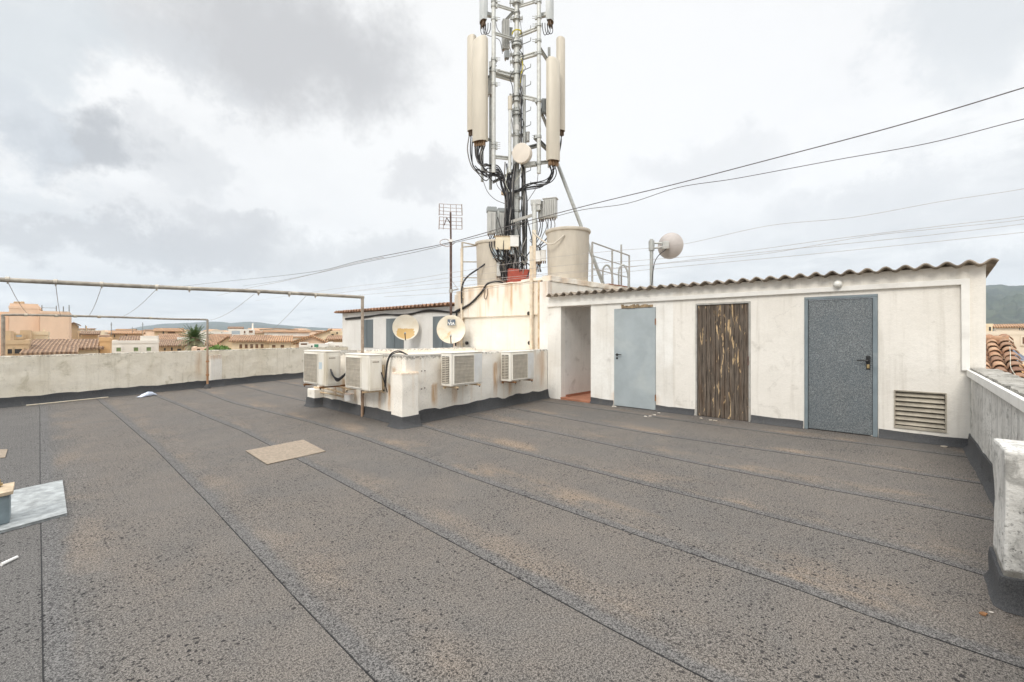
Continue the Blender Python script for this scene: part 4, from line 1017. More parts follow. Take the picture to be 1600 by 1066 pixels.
# drum microwave dish
dr = thing('microwave_dish', 'white drum microwave dish facing the viewer on the mast', 'microwave dish', Mp(814,239,-.45))
c = Mp(814,239,-.45); n = (-FWD*.9-RGT*.35-UP*.12).normalized()
MB().lathe(c-n*.26, n, [(0,0),(.24,.02),(.27,.06),(.275,.24),(.262,.262),(.0,.285)], 40).build('drum', 'drum_white', dr, True)
ex, ey, nn = frame(n)
MB().obox(c-n*.30-ex*.1-ey*.34+RGT*.12, ex*.34, ey*.12, n*.2).build('bracket', 'galvanised', dr, bevel=.01)
MB().tube([c-n*.25, Mp(808,240,-.05)], .05, 10).build('mount_arm', 'galvanised', dr, True)
# cables
rc = random.Random(11)
def jit3(p, a): return Vector(p)+Vector((rc.uniform(-a,a), rc.uniform(-a,a), rc.uniform(-a,a)))
gL = 'black cables looping under the left panel antennas'
for k in range(11):
    if k < 3: s0 = Mp(733+k*3,212,.1); mid = [Mp(731+k*2.5,238,.05), Mp(738+k*2,262,0), Mp(755+k,274-k,0)]
    else: s0 = Mp(742+(k-3)*2.2,228,-.35); mid = [Mp(741+(k-3)*1.6,244,-.3), Mp(748+(k-3)*1.3,256+rc.uniform(0,10),-.25), Mp(764,262+rc.uniform(-6,6),-.2)]
    pts = [s0]+[jit3(p,.05) for p in mid]+[jit3(Mp(780,272+rc.uniform(-12,8),-.15),.05), jit3(Mp(789+rc.uniform(0,6),300,-.12),.04), jit3(Mp(790+rc.uniform(0,8),335,-.1),.04), Mp(790+rc.uniform(0,8),372,-.1)]
    cable('antenna_cable', pts, .017, 'cable_black' if k % 4 else 'cable_grey', 'black cable looping from the left panel antennas down the pole', 'cable', gL, n=6, seg=6)
gR = 'black cables looping under the right panel antennas'
for k in range(7):
    s0 = Mp(857+k*2.2,256,-.35) if k < 5 else Mp(874+k*.6,212,.1)
    mid = [Mp(861+k*1.4,270,-.3), Mp(856+k,281+k*1.2,-.2), Mp(842,284+k*1.8,-.15)] if k < 5 else [Mp(875,228,.05), Mp(868,258,-.1), Mp(850,282+k,-.15)]
    pts = [s0]+[jit3(p,.04) for p in mid]+[jit3(Mp(826,288+k,-.15),.04), jit3(Mp(813,297,-.18),.04), jit3(Mp(801,305,-.15),.05), Mp(797+k,345,-.12)]
    cable('antenna_cable', pts, .015, 'cable_black', 'black cable swinging from the right panel antennas to the pole', 'cable', gR, n=6, seg=6)
gD = 'dark cables running down the mast pole'
for k in range(12):
    x = 789+k*1.15; pts = [jit3(Mp(x+rc.uniform(-6,6),255,-.12),.05)]+[jit3(Mp(x+rc.uniform(-2.5,2.5)+(6 if y > 380 else 0)*((k % 3)-1),y,-.13-.01*k),.03) for y in (285,315,345,372,400,425)]+[Mp(x-4+rc.uniform(-14,14),438,-.2)]
    cable('antenna_cable', pts, .018, 'cable_black' if k % 3 else 'cable_grey', 'dark cable in the thick bundle left of the pole', 'cable', gD, n=6, seg=5)
gE = 'dark cables running down the climbing pole'
for k in range(8):
    x = 814+k*1.3; top = (100,150,180,240,245,250,262,275)[k]
    pts = [Mp(813+rc.uniform(-1,2),top,-.1)]+[jit3(Mp(x*.4+815*.6 if y < 230 else x+rc.uniform(-1.5,1.5),y,-.14),.025) for y in range(top+35,430,42)]+[Mp(x+rc.uniform(-8,8),436,-.25)]
    cable('antenna_cable', pts, .014, 'cable_black' if k not in (2,5) else 'cable_grey', 'dark cable in the thin bundle along the climbing pole', 'cable', gE, n=6, seg=5)
gF = 'cable loops under the right radio units'
for k in range(7):
    x = 838+k*4.4
    pts = [Mp(x+1,343,-.3), jit3(Mp(x+2,354,-.35),.03), jit3(Mp(x-1,368,-.38),.04), jit3(Mp(x-7+rc.uniform(-4,2),378,-.35),.05), jit3(Mp(842+rc.uniform(-4,4),392,-.35),.03), Mp(842+rc.uniform(-5,8),425,-.35)]
    cable('antenna_cable', pts, .013, 'cable_black' if k % 3 else 'cable_grey', 'short dark cable looping under the right radio units', 'cable', gF, n=6, seg=5)
gH = 'cable loops by the left radio units'
for k in range(7):
    pts = [Mp(766+k*3.2,367,-.3), jit3(Mp(764+k*2.4,380,-.34),.05), jit3(Mp(768+k*3,395,-.36),.06), jit3(Mp(776+k*2.6,412,-.34),.05), Mp(778+k*3.2,434,-.3)]
    cable('antenna_cable', pts, .014, 'cable_black', 'short black cable hanging between the left radio units and the tower roof', 'cable', gH, n=6, seg=5)
gI = 'thin loose wires beside the mast'
for k, pts in enumerate(([Mp(755,283,.2),Mp(762,300,.1),Mp(774,312,0),Mp(790,319,-.1)], [Mp(773,272,-.2),Mp(777,290,-.2),Mp(788,303,-.2)], [Mp(841,270,-.2),Mp(838,292,-.2),Mp(830,306,-.2),Mp(822,318,-.2)], [Mp(756,38,-.1),Mp(759,53,-.1),Mp(770,58,-.2),Mp(781,64,-.1),Mp(785,84,0)], [Mp(808,-5,-.1),Mp(816,60,-.1),Mp(817,100,-.1),Mp(812,150,-.1)], [Mp(774,32,-.2),Mp(777,45,-.2),Mp(782,52,-.2)])):
    cable('loose_wire', pts, .009, 'wire_dark', 'thin loose dark wire hanging by the mast', 'wire', gI, n=5, seg=6)
for (px, sg) in ((755,1),(859,-1)):
    for k in range(3):
        x = px+(k-1)*4
        cable('antenna_cable', [Mp(x,38,-.1), Mp(x+.5,50,-.12), Mp(x+sg*4,55-k,-.14), Mp(x+sg*7,46,-.15), Mp(x+sg*7.5,36,-.15)], .011, 'cable_black', 'small black cable loop under the upper '+('left' if sg > 0 else 'right')+' panel antenna', 'cable', 'cable loops under the upper panel antennas', n=5, seg=5)
cable('yellow_cable', [Mp(800,54,-.1),Mp(803,48,-.15),Mp(809,46.5,-.15),Mp(814,49,-.1),Mp(813,55,.0)], .020, 'cable_yellow', 'yellow cable coil wrapped around the upper mast', 'cable', seg=6)
cable('yellow_cable', [Mp(815,92,-.12),Mp(817,105,-.12),Mp(814,118,-.12),Mp(813,130,-.12),Mp(812,136,-.12)], .016, 'cable_yellow', 'yellow tape like cable running down the climbing pole', 'cable', seg=6)
for k, pts in enumerate(([Mp(812,252,-.3),Mp(815,268,-.25),Mp(806,282,-.2),Mp(800,290,-.2)], [Mp(794,262,-.25),Mp(790,285,-.2),Mp(796,300,-.2)], [Mp(816,385,-.3),Mp(815,400,-.3),Mp(819,412,-.3),Mp(825,400,-.3)])):
    cable('earth_wire', pts, .010, 'cable_pale', ('pale earth wire curling under the drum dish','pale earth wire crossing the left cable bundle','pale earth wire curling above the red plinth')[k], 'wire', seg=6, n=5)

gX = 'tangled cables at the mast foot'
for k in range(14):
    x0 = 776+k*3.6; side = rc.uniform(-1,1)
    pts = [jit3(Mp(x0+rc.uniform(-4,4),362+rc.uniform(-25,20),-.3),.05), jit3(Mp(x0+side*11,388+rc.uniform(-8,8),-.36),.06), jit3(Mp(x0-side*5,404,-.34),.06), jit3(Mp(x0+side*7,418,-.34),.05), Mp(x0*.8+161+side*4,439,-.3)]
    cable('antenna_cable', pts, .012+.005*rc.random(), 'cable_black' if k % 4 else 'cable_grey', 'tangled dark cable low on the mast above the red plinth', 'cable', gX, n=6, seg=5)
gY = 'feeder cables curving along the upper mast'
for k in range(9):
    y0 = 60+k*17; sg = (-1,1,1)[k % 3]
    pts = [jit3(Mp(807+sg*4,y0,-.1),.03), jit3(Mp(807+sg*(9+3*rc.random()),y0+12,-.14),.04), jit3(Mp(807+sg*7,y0+26,-.14),.03), Mp(807+sg*5,y0+46,-.12)]
    cable('antenna_cable', pts, .012, 'cable_black' if k % 2 else 'cable_grey', 'short dark feeder cable clipped to the upper mast pole', 'cable', gY, n=5, seg=5)
gZ = 'cables drooping between mast and side pipes'
for k in range(6):
    a = Mp(742+k*3,262+rc.uniform(-6,10),-.2); pts = [a, jit3(Mp(758+k*2,278+rc.uniform(-8,8),-.2),.06), jit3(Mp(772+k*2,268+rc.uniform(-8,14),-.2),.06), jit3(Mp(784,285+rc.uniform(-12,12),-.18),.05), Mp(793+k,325,-.12)]
    cable('antenna_cable', pts, .014, 'cable_black', 'black cable drooping from the left side pipe to the bundle', 'cable', gZ, n=6, seg=6)
solid('filter_box', 'small grey filter box left of the left side pipe', 'filter', Mp(765,148,.1), .11, .1, .42, 'radio_grey', .1, 0, .02, None, None, 2)
solid('filter_box', 'small grey green filter box behind the pole at the yellow coil', 'filter', Mp(797,62,.15), .12, .12, .30, 'radio_dark', .2, 2, .02, None, None, 2)
solid('filter_box', 'small pale filter box right of the pole above the drum dish', 'filter', Mp(824,222,.05), .12, .1, .26, 'radio_grey', -.2, 2, .02, None, None, 1)
# ------------------------------------------------------------------ second microwave dish, TV aerial
q = W(1018,470,12.0); pz = thing('microwave_dish', 'round pinkish grey dish on a pole above the corrugated roof, seen from behind', 'microwave dish', Vector((q.x,q.y,2.2)))
MB().tube([Vector((q.x,q.y,2.2)), W(1018,374,12)], .046, 12).build('pole', 'galvanised', pz, True)
c = W(1046,384,12.0); n = (RGT*.62+FWD*.72+UP*.05).normalized()
MB().lathe(c+n*.02, n, [(0,-.11),(.09,-.108),(.20,-.075),(.29,-.02),(.335,.03),(.345,.035),(.345,.05),(.33,.05),(.28,.0),(.19,-.055),(0,-.09)], 40).build('reflector', 'dish_back', pz, True)
MB().obox(c-n*.21-RGT*.08-UP*.10, RGT*.16, FWD*.14, UP*.20).build('feed_box', 'radio_grey', pz, bevel=.012)
m = MB(); a = W(1018,384,12)
for dz in (-.07,.07): m.tube([a+UP*dz, c-n*.15+UP*dz*.6], .025, 8)
m.tube([a-UP*.13, a+UP*.13], .075, 12); m.build('mount_bracket', 'galvanised', pz, True)
cable('dish_cable', [c-n*.2-UP*.1, W(1027,402,11.9), W(1021,420,11.9), Vector((q.x-.06,q.y,2.4))], .012, 'cable_black', None, parent=pz)
da = 12.75
ta = thing('tv_aerial', 'rusty TV aerial mast with two grid panels left of the tower', 'TV aerial', W(704.5,497,da))
MB().tube([W(704.5,497,da), W(704.5,376,da)], .036, 10).build('mast_pole', 'mast_rust', ta, True); MB().tube([W(704.5,380,da), W(704,332,da)], .026, 10).build('upper_pole', 'mast_rust', ta, True)
for (y0, y1, tilt) in ((320,336,-.10),(340,358,.10)):
    m = MB(); cc = W(704,(y0+y1)/2,da); hh = (y1-y0)/2*da/F; ww = 18*da/F
    for i in range(4): z = -hh+2*hh*i/3; bow = .04*math.cos(i*1.0); m.tube([cc+RGT*-ww+UP*(z+.02)+FWD*(tilt*z-.02), cc+UP*z+FWD*tilt*z, cc+RGT*ww+UP*(z-.015)+FWD*(tilt*z-.02)], .008, 5)
    for q_ in (-1,-.62,0,.5,1): m.tube([cc+RGT*ww*q_-UP*(hh*1.06)-FWD*tilt*hh, cc+RGT*ww*q_*(.97)+UP*hh*1.06+FWD*tilt*hh], .014 if abs(q_) == 1 else .009, 5)
    m.build('grid_panel', 'aerial_wire', ta)
m = MB().tube([W(704,350,da)-FWD*.0, W(700,344,da)-FWD*.25, W(694,352,da-.3)], .014, 6); m.build('dipole', 'mast_rust', ta, True)
m = MB().tube(spline([W(704,378,da),W(697,374,da),W(689,376,da-.1),W(688,381,da-.2),W(697,385,da-.2),W(706,383,da),W(711,379,da)],6), .010, 6); m.build('ring_dipole', 'aerial_wire', ta, True)
m = MB().box(*[0]*6) if 0 else MB().obox(W(701,378,da-.05), RGT*.12, FWD*.06, UP*.07); m.build('amplifier_box', 'white_paint', ta)
m = MB().tube([W(703,455,da), Vector((TX-.02,10.0,2.78))], .016, 8); m.tube([W(704.5,457,da), W(704.5,452,da)], .055, 10); m.build('wall_bracket', 'rail_grey', ta)
cable('stay_wire', [W(705,437,da), W(709,443,da), W(715,451,da)], .007, 'wire_light', None, parent=ta)

# ------------------------------------------------------------------ overhead wires
def wire(label, pts, r, mat, group=None, name='overhead_cable'):
    return cable(name, [W(*p) for p in pts], r, mat, label, 'cable', group, n=5, seg=7)
wire('upper dark overhead cable sagging from the top right corner past the mast', [(1720,100,7.0),(1600,137,7.6),(1400,197,8.6),(1200,250,9.8),(1050,289,10.8),(930,318,11.6),(800,352,12.2),(707,378,12.7),(640,392,16),(560,408,20),(500,423,25),(430,432,32),(360,439,42),(280,448,60)], .011, 'wire_dark')
wire('second dark overhead cable just under the upper one on the right', [(1720,160,7.0),(1600,186,7.6),(1450,224,8.4),(1300,251,9.3),(1150,279,10.2),(1060,293,10.8),(980,318,11.3),(900,330,11.8),(800,358,12.2),(707,380,12.7),(640,396,16),(560,412,20),(500,426,25),(430,440,32),(380,447,40)], .008, 'wire_dark')
wire('thin dark wire splitting off above the left horizon', [(600,402,18),(560,410,20),(490,428,26),(440,440,32),(390,450,40),(340,462,60)], .012, 'wire_light')
gw = 'thin grey wires crossing in front of the tower'
for lab, pts in (('highest thin wire, passing the round dish on its pole', [(1700,272,7.4),(1600,295,7.9),(1470,315,8.4),(1330,340,8.5),(1200,353,9),(1060,383,9.6),(960,392,10),(850,404,10.4),(720,424,10.8),(620,440,14),(520,452,20),(400,470,34)]),
    ('thin wire just under the highest one on the right', [(1700,318,7.4),(1600,338,7.9),(1480,352,8.4),(1300,374,8.5),(1150,394,9),(1000,407,9.6),(880,415,10),(720,432,10.8),(620,446,14),(500,462,22)]),
    ('thin wire crossing the lower one right of the round dish', [(1700,322,7.4),(1600,343,7.9),(1480,356,8.4),(1350,370,8.5),(1200,396,9),(1060,410,9.6),(900,424,10),(720,440,10.8),(560,455,20)]),
    ('thin wire third from the shed roof', [(1700,336,7.4),(1600,350,7.9),(1430,370,8.4),(1250,388,8.6),(1100,404,9.4),(960,420,10),(800,436,10.5),(720,447,10.8),(600,458,14),(560,461,18)]),
    ('lowest thin wire above the corrugated roof', [(1700,350,7.4),(1600,363,7.9),(1400,384,8.3),(1250,399,8.6),(1100,413,9.4),(960,427,10),(800,446,10.5),(700,458,11),(600,464,14)])):
    wire(lab, pts, .0042, 'wire_light', gw, 'overhead_wire')

# ------------------------------------------------------------------ small things on the deck
def flat_poly(pts, z, th): 
    return MB().prism([Vector((p.x,p.y,z)) for p in pts], UP*th)
tag(flat_poly([onZ(*p) for p in ((384,705.6),(474,688),(508.6,706),(417.6,726.8))], .004, .006).build('felt_patch', 'felt_patch', None, loc=onZ(445,706), jit=.004, jsc=9), 'pale sandy rectangular felt patch on the terrace floor', 'patch')
tag(flat_poly([onZ(*p) for p in ((-30,705),(12,703),(8,716),(-34,718))], .004, .006).build('felt_patch', 'felt_patch', None, loc=onZ(0,710)), 'small pale felt patch cut by the left picture edge', 'patch')
za_ = onZ(97,752); pts = [onZ(97.5,752.5), onZ(105,806), onZ(-60,851), onZ(-60,786)]
base = thing('pole_base', 'zinc clad pole base with a plywood top and bolts at the left picture edge', 'pole base', onZ(-10,800))
flat_poly(pts, .004, .012).build('zinc_apron', 'zinc_plate', base, jit=.004, jsc=8)
flat_poly([onZ(103,799), onZ(105,806), onZ(-60,851), onZ(-60,842)], .018, .006).build('apron_lap', 'zinc_plate', base)
e1 = (onZ(97,752)-onZ(105,806)).normalized(); e2 = (onZ(-60,851)-onZ(105,806)).normalized()
bc = onZ(15,821)
MB().obox(bc+UP*.016, e1*.27, e2*.30, UP*.22, .1).build('box', 'zinc_box', base, bevel=.01)
MB().obox(bc-e1*.02-e2*.02+UP*.237, e1*.31, e2*.34, UP*.028).build('top_board', 'plywood', base, bevel=.004)
m = MB()
for a, b_ in ((.21,.07),(.06,.20)):
    c = bc+e1*a+e2*b_+UP*.265; m.tube([c, c+UP*.06], .014, 8); m.tube([c+UP*.012, c+UP*.03], .028, 6)
m.build('bolt', 'brass', base, True)
def stick(a, b, r, label, mat='pale_wood'):
    a, b = onZ(*a)+UP*r, onZ(*b)+UP*r
    tag(MB().tube([a, a+(b-a)*.4+Vector((.004,.003,0)), b], [r, r*.95, r*.85], 7).build('stick', mat, None, True, loc=a), label, 'stick')
stick((41,634.5), (169,621.5), .012, 'long pale stick lying along the left parapet flashing')
stick((2,885), (27,873), .011, 'short white stick on dark felt near the left picture edge', 'white_paint')
m = MB(); g = onZ(230,619.5); n_ = 9
for i in range(n_):
    for j in range(5):
        pass
vs = []; W_, D_ = .46, .20; ax = (onZ(240,618)-onZ(220,621)).normalized(); ay = Vector((-ax.y, ax.x, 0))
for j in range(7):
    for i in range(13):
        x = (i/12-.5)*W_; y = (j/6-.5)*D_; e = max(0, 1-(2*x/W_)**2)*max(0, 1-(2*y/D_)**2)
        vs.append(g+ax*(x+.02*mn.noise(Vector((i,j,0))*.7))+ay*y*(.6+.4*e)+UP*(.012+e*.09*(1+x/W_)+.022*mn.noise(Vector((i*.8,j*.8,5)))*e**.5))
m.add(vs, [(j*13+i, j*13+i+1, (j+1)*13+i+1, (j+1)*13+i) for j in range(6) for i in range(12)])
tag(sheet(m, 'crumpled_paper', 'paper_blue', None, .004), 'crumpled bluish white paper lying near the left parapet', 'paper')
rb = random.Random(5)
def crumb(px, py, r, label, mat='mortar_bit', group=None):
    c = onZ(px, py); m = MB(); pts = [(rb.uniform(.6,1.3)*r, 0) for _ in range(7)]
    ring = [c+Vector((math.cos(k*.9)*pts[k][0], math.sin(k*.9)*pts[k][0], .003)) for k in range(7)]
    m.prism(ring, (0,0,r*.35)); tag(m.build('plaster_crumb', mat, None, loc=c, jit=r*.2, jsc=30), label, 'rubble', group)
for (px, py) in ((1009,651.5),(1016,651),(1022,649),(1029,646)): crumb(px, py, .028, 'small pale plaster flake on the floor before the plain steel door', 'pale_plaster_crumb', 'plaster flakes before the steel door')
for (px, py) in ((960,636),(1366,682)): crumb(px, py, .04, 'pale mortar lump at the '+('hinge side foot of the speckled door' if px > 1100 else 'left foot of the plain steel door'), 'pale_plaster_crumb')
for (px, py) in ((1095,654),(1110,657),(1118,658)): crumb(px, py, .03, 'ochre paint flake at the foot of the plank door', 'mortar_bit', 'flakes at the plank door')
crumb(1475,699, .035, 'small beige stone near the shed corner on the right')
crumb(1549,958, .009, 'tiny white chip near the right foreground pillar', 'pale_plaster_crumb'); crumb(1537,961, .016, 'brown rust coloured crumb near the right foreground pillar', 'rusty_steel')

# ------------------------------------------------------------------ town
GZ = -13.0
tag(MB().panel((-9000,-9000,GZ),(9000,-9000,GZ),(9000,9000,GZ),(-9000,9000,GZ),4,4).build('ground', 'town_ground', None), 'flat tan ground far below the roof terrace', 'ground', None, 'structure')
ROT0 = math.atan2(-A, B)
def house(label, px0, px1, d, yw, kind='flat', yr=None, wall='house_cream', roof='roof_tiles', wins=(), depth=9, phi=0.0, group=None, name='town_house', chim=(), over=.35, blocks=()):
    ue = ((px1 if px1 < CX else px0)-CX)/F; phi += -math.atan(ue)*.97
    pc_ = (px0+px1)/2; u0 = (pc_-CX)/F; x0 = u0*d
    base = W(pc_, HY, d); base.z = GZ
    t = thing(name, label, 'house', base, ROT0+phi, group)
    def lx(px): u = (px-CX)/F; return (u*d-x0)/(math.cos(phi)-u*math.sin(phi))
    def lz(py): return H-(py-HY)/F*d-GZ
    a, b = lx(px0), lx(px1); zw = lz(yw)-(.35 if kind == 'flat' else 0); zr = lz(yr) if yr is not None else zw
    m = MB(); L = dict(local=True)
    if kind == 'gable_front': m.prism([(a,0,0),(b,0,0),(b,0,zw),((a+b)/2,0,zr),(a,0,zw)], (0,depth,0))
    elif kind == 'mono_left': m.prism([(a,0,0),(b,0,0),(b,0,zr),(a,0,zw)], (0,depth,0))
    else: m.box(a, b, 0, depth, 0, zw)
    if kind == 'flat':
        k = .25
        m.box(a-.04, b+.04, -.04, k, zw+.001, zw+.35); m.box(a-.04, a+k, k, depth, zw+.001, zw+.35); m.box(b-k, b+.04, k, depth, zw+.001, zw+.35)
    for (qa, qb, qy) in blocks: m.box(lx(qa), lx(qb), .15, depth-.1, zw-.1, lz(qy))
    m.build('wall', wall, t, **L)
    if kind == 'gable':
        m = MB(); th = .18
        m.prism([(a-over,-over,zw-.05),(a-over,depth/2,zr),(a-over,depth+over,zw-.05),(a-over,depth+over,zw+th-.05),(a-over,depth/2,zr+th),(a-over,-over,zw+th-.05)], (b-a+2*over,0,0)); m.build('roof', roof, t, **L)
    elif kind == 'slope':
        m = MB(); th = .18; m.prism([(a-over,-over,zw-.05),(a-over,depth+.2,zr),(a-over,depth+.2,zr+th),(a-over,-over,zw+th-.05)], (b-a+2*over,0,0)); m.build('roof', roof, t, **L)
        MB().box(a, b, depth, depth+.3, 0, zr-.05).build('rear_wall', wall, t, **L)
    elif kind == 'gable_front':
        m = MB(); th = .2; c_ = (a+b)/2
        m.prism([(a-over,-over,zw-.1),(c_,-over,zr),(b+over,-over,zw-.1),(b+over,-over,zw+th-.1),(c_,-over,zr+th),(a-over,-over,zw+th-.1)], (0,depth+2*over,0)); m.build('roof', roof, t, **L)
    elif kind == 'mono_left':
        m = MB(); th = .2; m.prism([(a-over,-over,zw-.02),(b+over,-over,zr+.02),(b+over,-over,zr+th),(a-over,-over,zw+th)], (0,depth+2*over,0)); m.build('roof', roof, t, **L)
    for (wa, wb, y0, y1, wm) in wins:
        xa, xb, z0, z1 = lx(wa), lx(wb), lz(y1), lz(y0)
        wn = MB().box(xa, xb, -.05, .1, z0, z1).build('window', wm, t, **L)
        fw = MB(); f_ = .12; fw.box(xa-f_, xa, -.08, .05, z0-f_, z1+f_); fw.box(xb, xb+f_, -.08, .05, z0-f_, z1+f_); fw.box(xa, xb, -.08, .05, z1, z1+f_); fw.box(xa-f_, xb+f_, -.14, .05, z0-f_-.06, z0-f_-.001); 
        fw.build('frame', wall, wn, **L)
    for (ca, cb, cy) in chim:
        MB().box(lx(ca), lx(cb), depth*.35, depth*.35+.9, zw-.3, lz(cy)).build('chimney', wall, t, **L)
    return t
pk = house('large windowless salmon apartment block at the far left with tanks on top', 14, 62, 62, 478.5, wall='house_peach', depth=14, blocks=((15,59,474.5),), name='apartment_block')
def P3(px, py, d): return W(px, py, d)
m = MB(); m.obox(W(62.3,520,63)+Vector((0,0,0)), RGT*(46*63/F), FWD*12, UP*(33.5*63/F)); m.obox(W(62.3,520,63), RGT*(46*63/F), FWD*12, -UP*14)
m.build('lower_wing', 'house_peach', pk) if False else None
house('right wing of the salmon block, slightly lower, with aerial poles', 62.4, 108, 63, 486.5, wall='house_peach', depth=12, name='apartment_block')
house('left wing of the salmon block, cut by the picture edge', -30, 13.6, 63, 487, wall='house_peach', depth=12, name='apartment_block')
for k, x in enumerate((24.5,29.5,35)):
    c = W(x,478,64.5); tag(MB().lathe(c, UP, [(0,0),(.20,0),(.22,.1),(.22,.52),(.12,.62),(0,.62)], 12).build('roof_tank', 'house_stone', None, True, loc=c), ('left','middle','right')[k]+' of three brown tanks on the salmon block', 'tank', 'tanks on the salmon block')
fn = thing('roof_fence', 'thin wire fence with slim poles on the salmon block wing', 'fence', W(65,486,63.5))
for x, y in ((65.5,477),(88,478),(99,479),(108,477)): MB().tube([W(x,487,63.5), W(x,y,63.5)], .06, 6).build('pole', 'galvanised_dark', fn)
for y in (481,): MB().tube([W(65.5,y,63.5), W(88,y+.5,63.5)], .03, 5).build('wire', 'galvanised_dark', fn)
house('crumbling stone house with dark openings behind the left pipe post', 3, 45, 34, 531, wall='house_tan', depth=5, wins=((12,19,545.5,552.5,'window_dark'),(23,34,545.5,552.5,'window_dark')), blocks=((3,16,517),))
house('ruined tan upper storey in front of the salmon block', 14, 40, 40, 523, wall='house_tan', depth=5, wins=((16,22,521.5,525,'window_dark'),(25,34,523.5,526.5,'window_blue')), blocks=((31,48,516),))
house('round shouldered yellow stone hut below the salmon block', 48, 75, 44, 518, wall='house_cream', depth=5, chim=((66,68,514),(73,75,521)))
house('low house under a long brown tiled roof behind the left parapet', 46, 154, 38, 546, 'slope', 534, 'house_cream', 'roof_tiles_brown', depth=6, wins=((112,119,548.5,551,'window_dark'),))
house('lower brown tiled lean to in front of the long tiled roof', 42, 112, 34, 553, 'slope', 547, 'house_tan', 'roof_tiles_brown', depth=3)
house('square orange house between tiled roof and white house', 155.5, 172, 40, 527.5, wall='house_orange', depth=6)
house('white house with three green shuttered windows', 172, 246, 52, 532, wall='house_white', depth=7, wins=((182,189,543,548.5,'window_green'),(209,216,543,548.5,'window_green'),(229,236,543,548.5,'window_green')), blocks=((219,246,525),))
house('weathered tiled attic on top of the white house', 190, 219, 54, 536, 'slope', 527, 'house_tan', 'roof_tiles_brown', depth=5)
house('brown house with a dark gable right of the salmon block', 109.5, 121, 90, 508, 'gable_front', 505, 'house_stone', 'roof_tiles_brown', depth=9)
house('tan house with stepped roof right of the dark gable', 121.5, 135, 85, 517, wall='house_tan', depth=8, wins=((124,126,522,526,'window_brown'),), chim=((133,135,509),))
house('tan low house with poles on the roof, near the salmon block', 128, 152, 75, 523, 'slope', 518.5, 'house_tan', 'roof_tiles_brown', depth=6)
house('orange tiled house behind the white house', 172, 222, 95, 522, 'gable', 517.5, 'house_tan', 'roof_tiles_orange', depth=14, wins=((178,180,523,527,'window_dark'),(196,199,523,526,'window_dark')))
house('tan house with flat top and dark doorway, right of the white house', 241, 284, 120, 518, 'gable', 513.5, 'house_tan', 'roof_tiles_orange', depth=12, wins=((254,256.5,518,522.5,'window_dark'),(262,274,518.5,521,'window_brown')))
house('house with two stacked brown roofs beside the palm', 246, 288, 66, 541, 'slope', 532.5, 'house_tan', 'roof_tiles_brown', depth=7, wins=((256,259,544,547.5,'window_dark'),(267,270,543,548,'window_dark'),(277,283,545,548,'window_dark')))
house('upper brown tiled roof above the stacked one', 246, 296, 78, 532, 'slope', 523, 'house_orange', 'roof_tiles', depth=8)
house('small white house hidden by the palm', 277, 300, 72, 527, wall='house_white', depth=6, wins=((279,282,531,535,'window_dark'),))
house('peach house at the foot of the palm', 300, 334, 46, 542.5, wall='house_peach', depth=5, wins=((308,313,545,547.5,'window_brown'),))
house('cream house with a wide brown roof right of the far pipe post', 323, 358, 88, 540, 'slope', 523.5, 'house_cream', 'roof_tiles', depth=9)
house('cream gabled house with a stubby chimney', 344, 368, 64, 537, 'gable_front', 527, 'house_cream', 'roof_tiles', depth=6, chim=((345,347,530),))
house('white house with a blue window and tall chimney above the long tiled roof', 357, 397, 110, 514.5, wall='house_white', depth=9, wins=((362,375,517,522.5,'window_blue'),(381,383.5,517,521,'window_brown'),(389,395,516.5,520,'window_brown')), chim=((393,395.5,504.5),))
house('brown tiled loggia on the white house', 358, 378, 111.5, 513.8, 'gable', 511.2, 'house_white', 'roof_tiles_brown', depth=7)
house('long cream house with a row of brown shuttered windows', 362, 420, 60, 533.5, 'slope', 525.5, 'house_cream', 'roof_tiles', depth=8, wins=tuple((x,x+4.6,538,544,'window_brown') for x in (374,382.5,391,399,407.3)))
house('cream house with two windows adjoining the long one', 420.5, 453, 60.5, 534.5, 'slope', 526.5, 'house_cream', 'roof_tiles_orange', depth=8, wins=((425,430.5,539,543,'window_brown'),(438.5,444,539,543,'window_brown')))
house('cream house with one long orange roof slope rising to the right', 452, 515, 78, 537, 'mono_left', 515.5, 'house_cream', 'roof_tiles_orange', depth=12, wins=((507,510,531,534,'window_dark'),))
house('peach gabled house partly hidden by the rising roof', 462, 512, 66, 538, 'gable_front', 526.5, 'house_peach', 'roof_tiles_orange', depth=8)
house('small tiled house beside the far shed', 513, 545, 70, 531, 'slope', 526, 'house_tan', 'roof_tiles', depth=6, wins=((517,521,534,537,'window_dark'),))
house('brown house with two dark windows left of the far shed', 515, 560, 92, 517.5, wall='house_cream', depth=8, wins=((518,521.5,522,525,'window_dark'),(525.5,528,519,522,'window_dark')))
house('low white terrace wall house with clutter before the far shed', 468, 512, 44, 537, wall='house_white', depth=4, wins=((470,480,536.5,539,'window_brown'),(486,488.5,540,544,'window_dark')))
house('second low white terrace house next to the far shed', 512.5, 560, 47, 535, wall='house_white', depth=4, wins=((524,530,540.5,542.5,'window_brown'),))
aw = W(494,545,43); tag(MB().obox(aw-RGT*.18, RGT*.36, FWD*.1, UP*.42).build('green_awning', 'awning_green', None, loc=aw), 'small green screen on the low white terrace', 'screen')
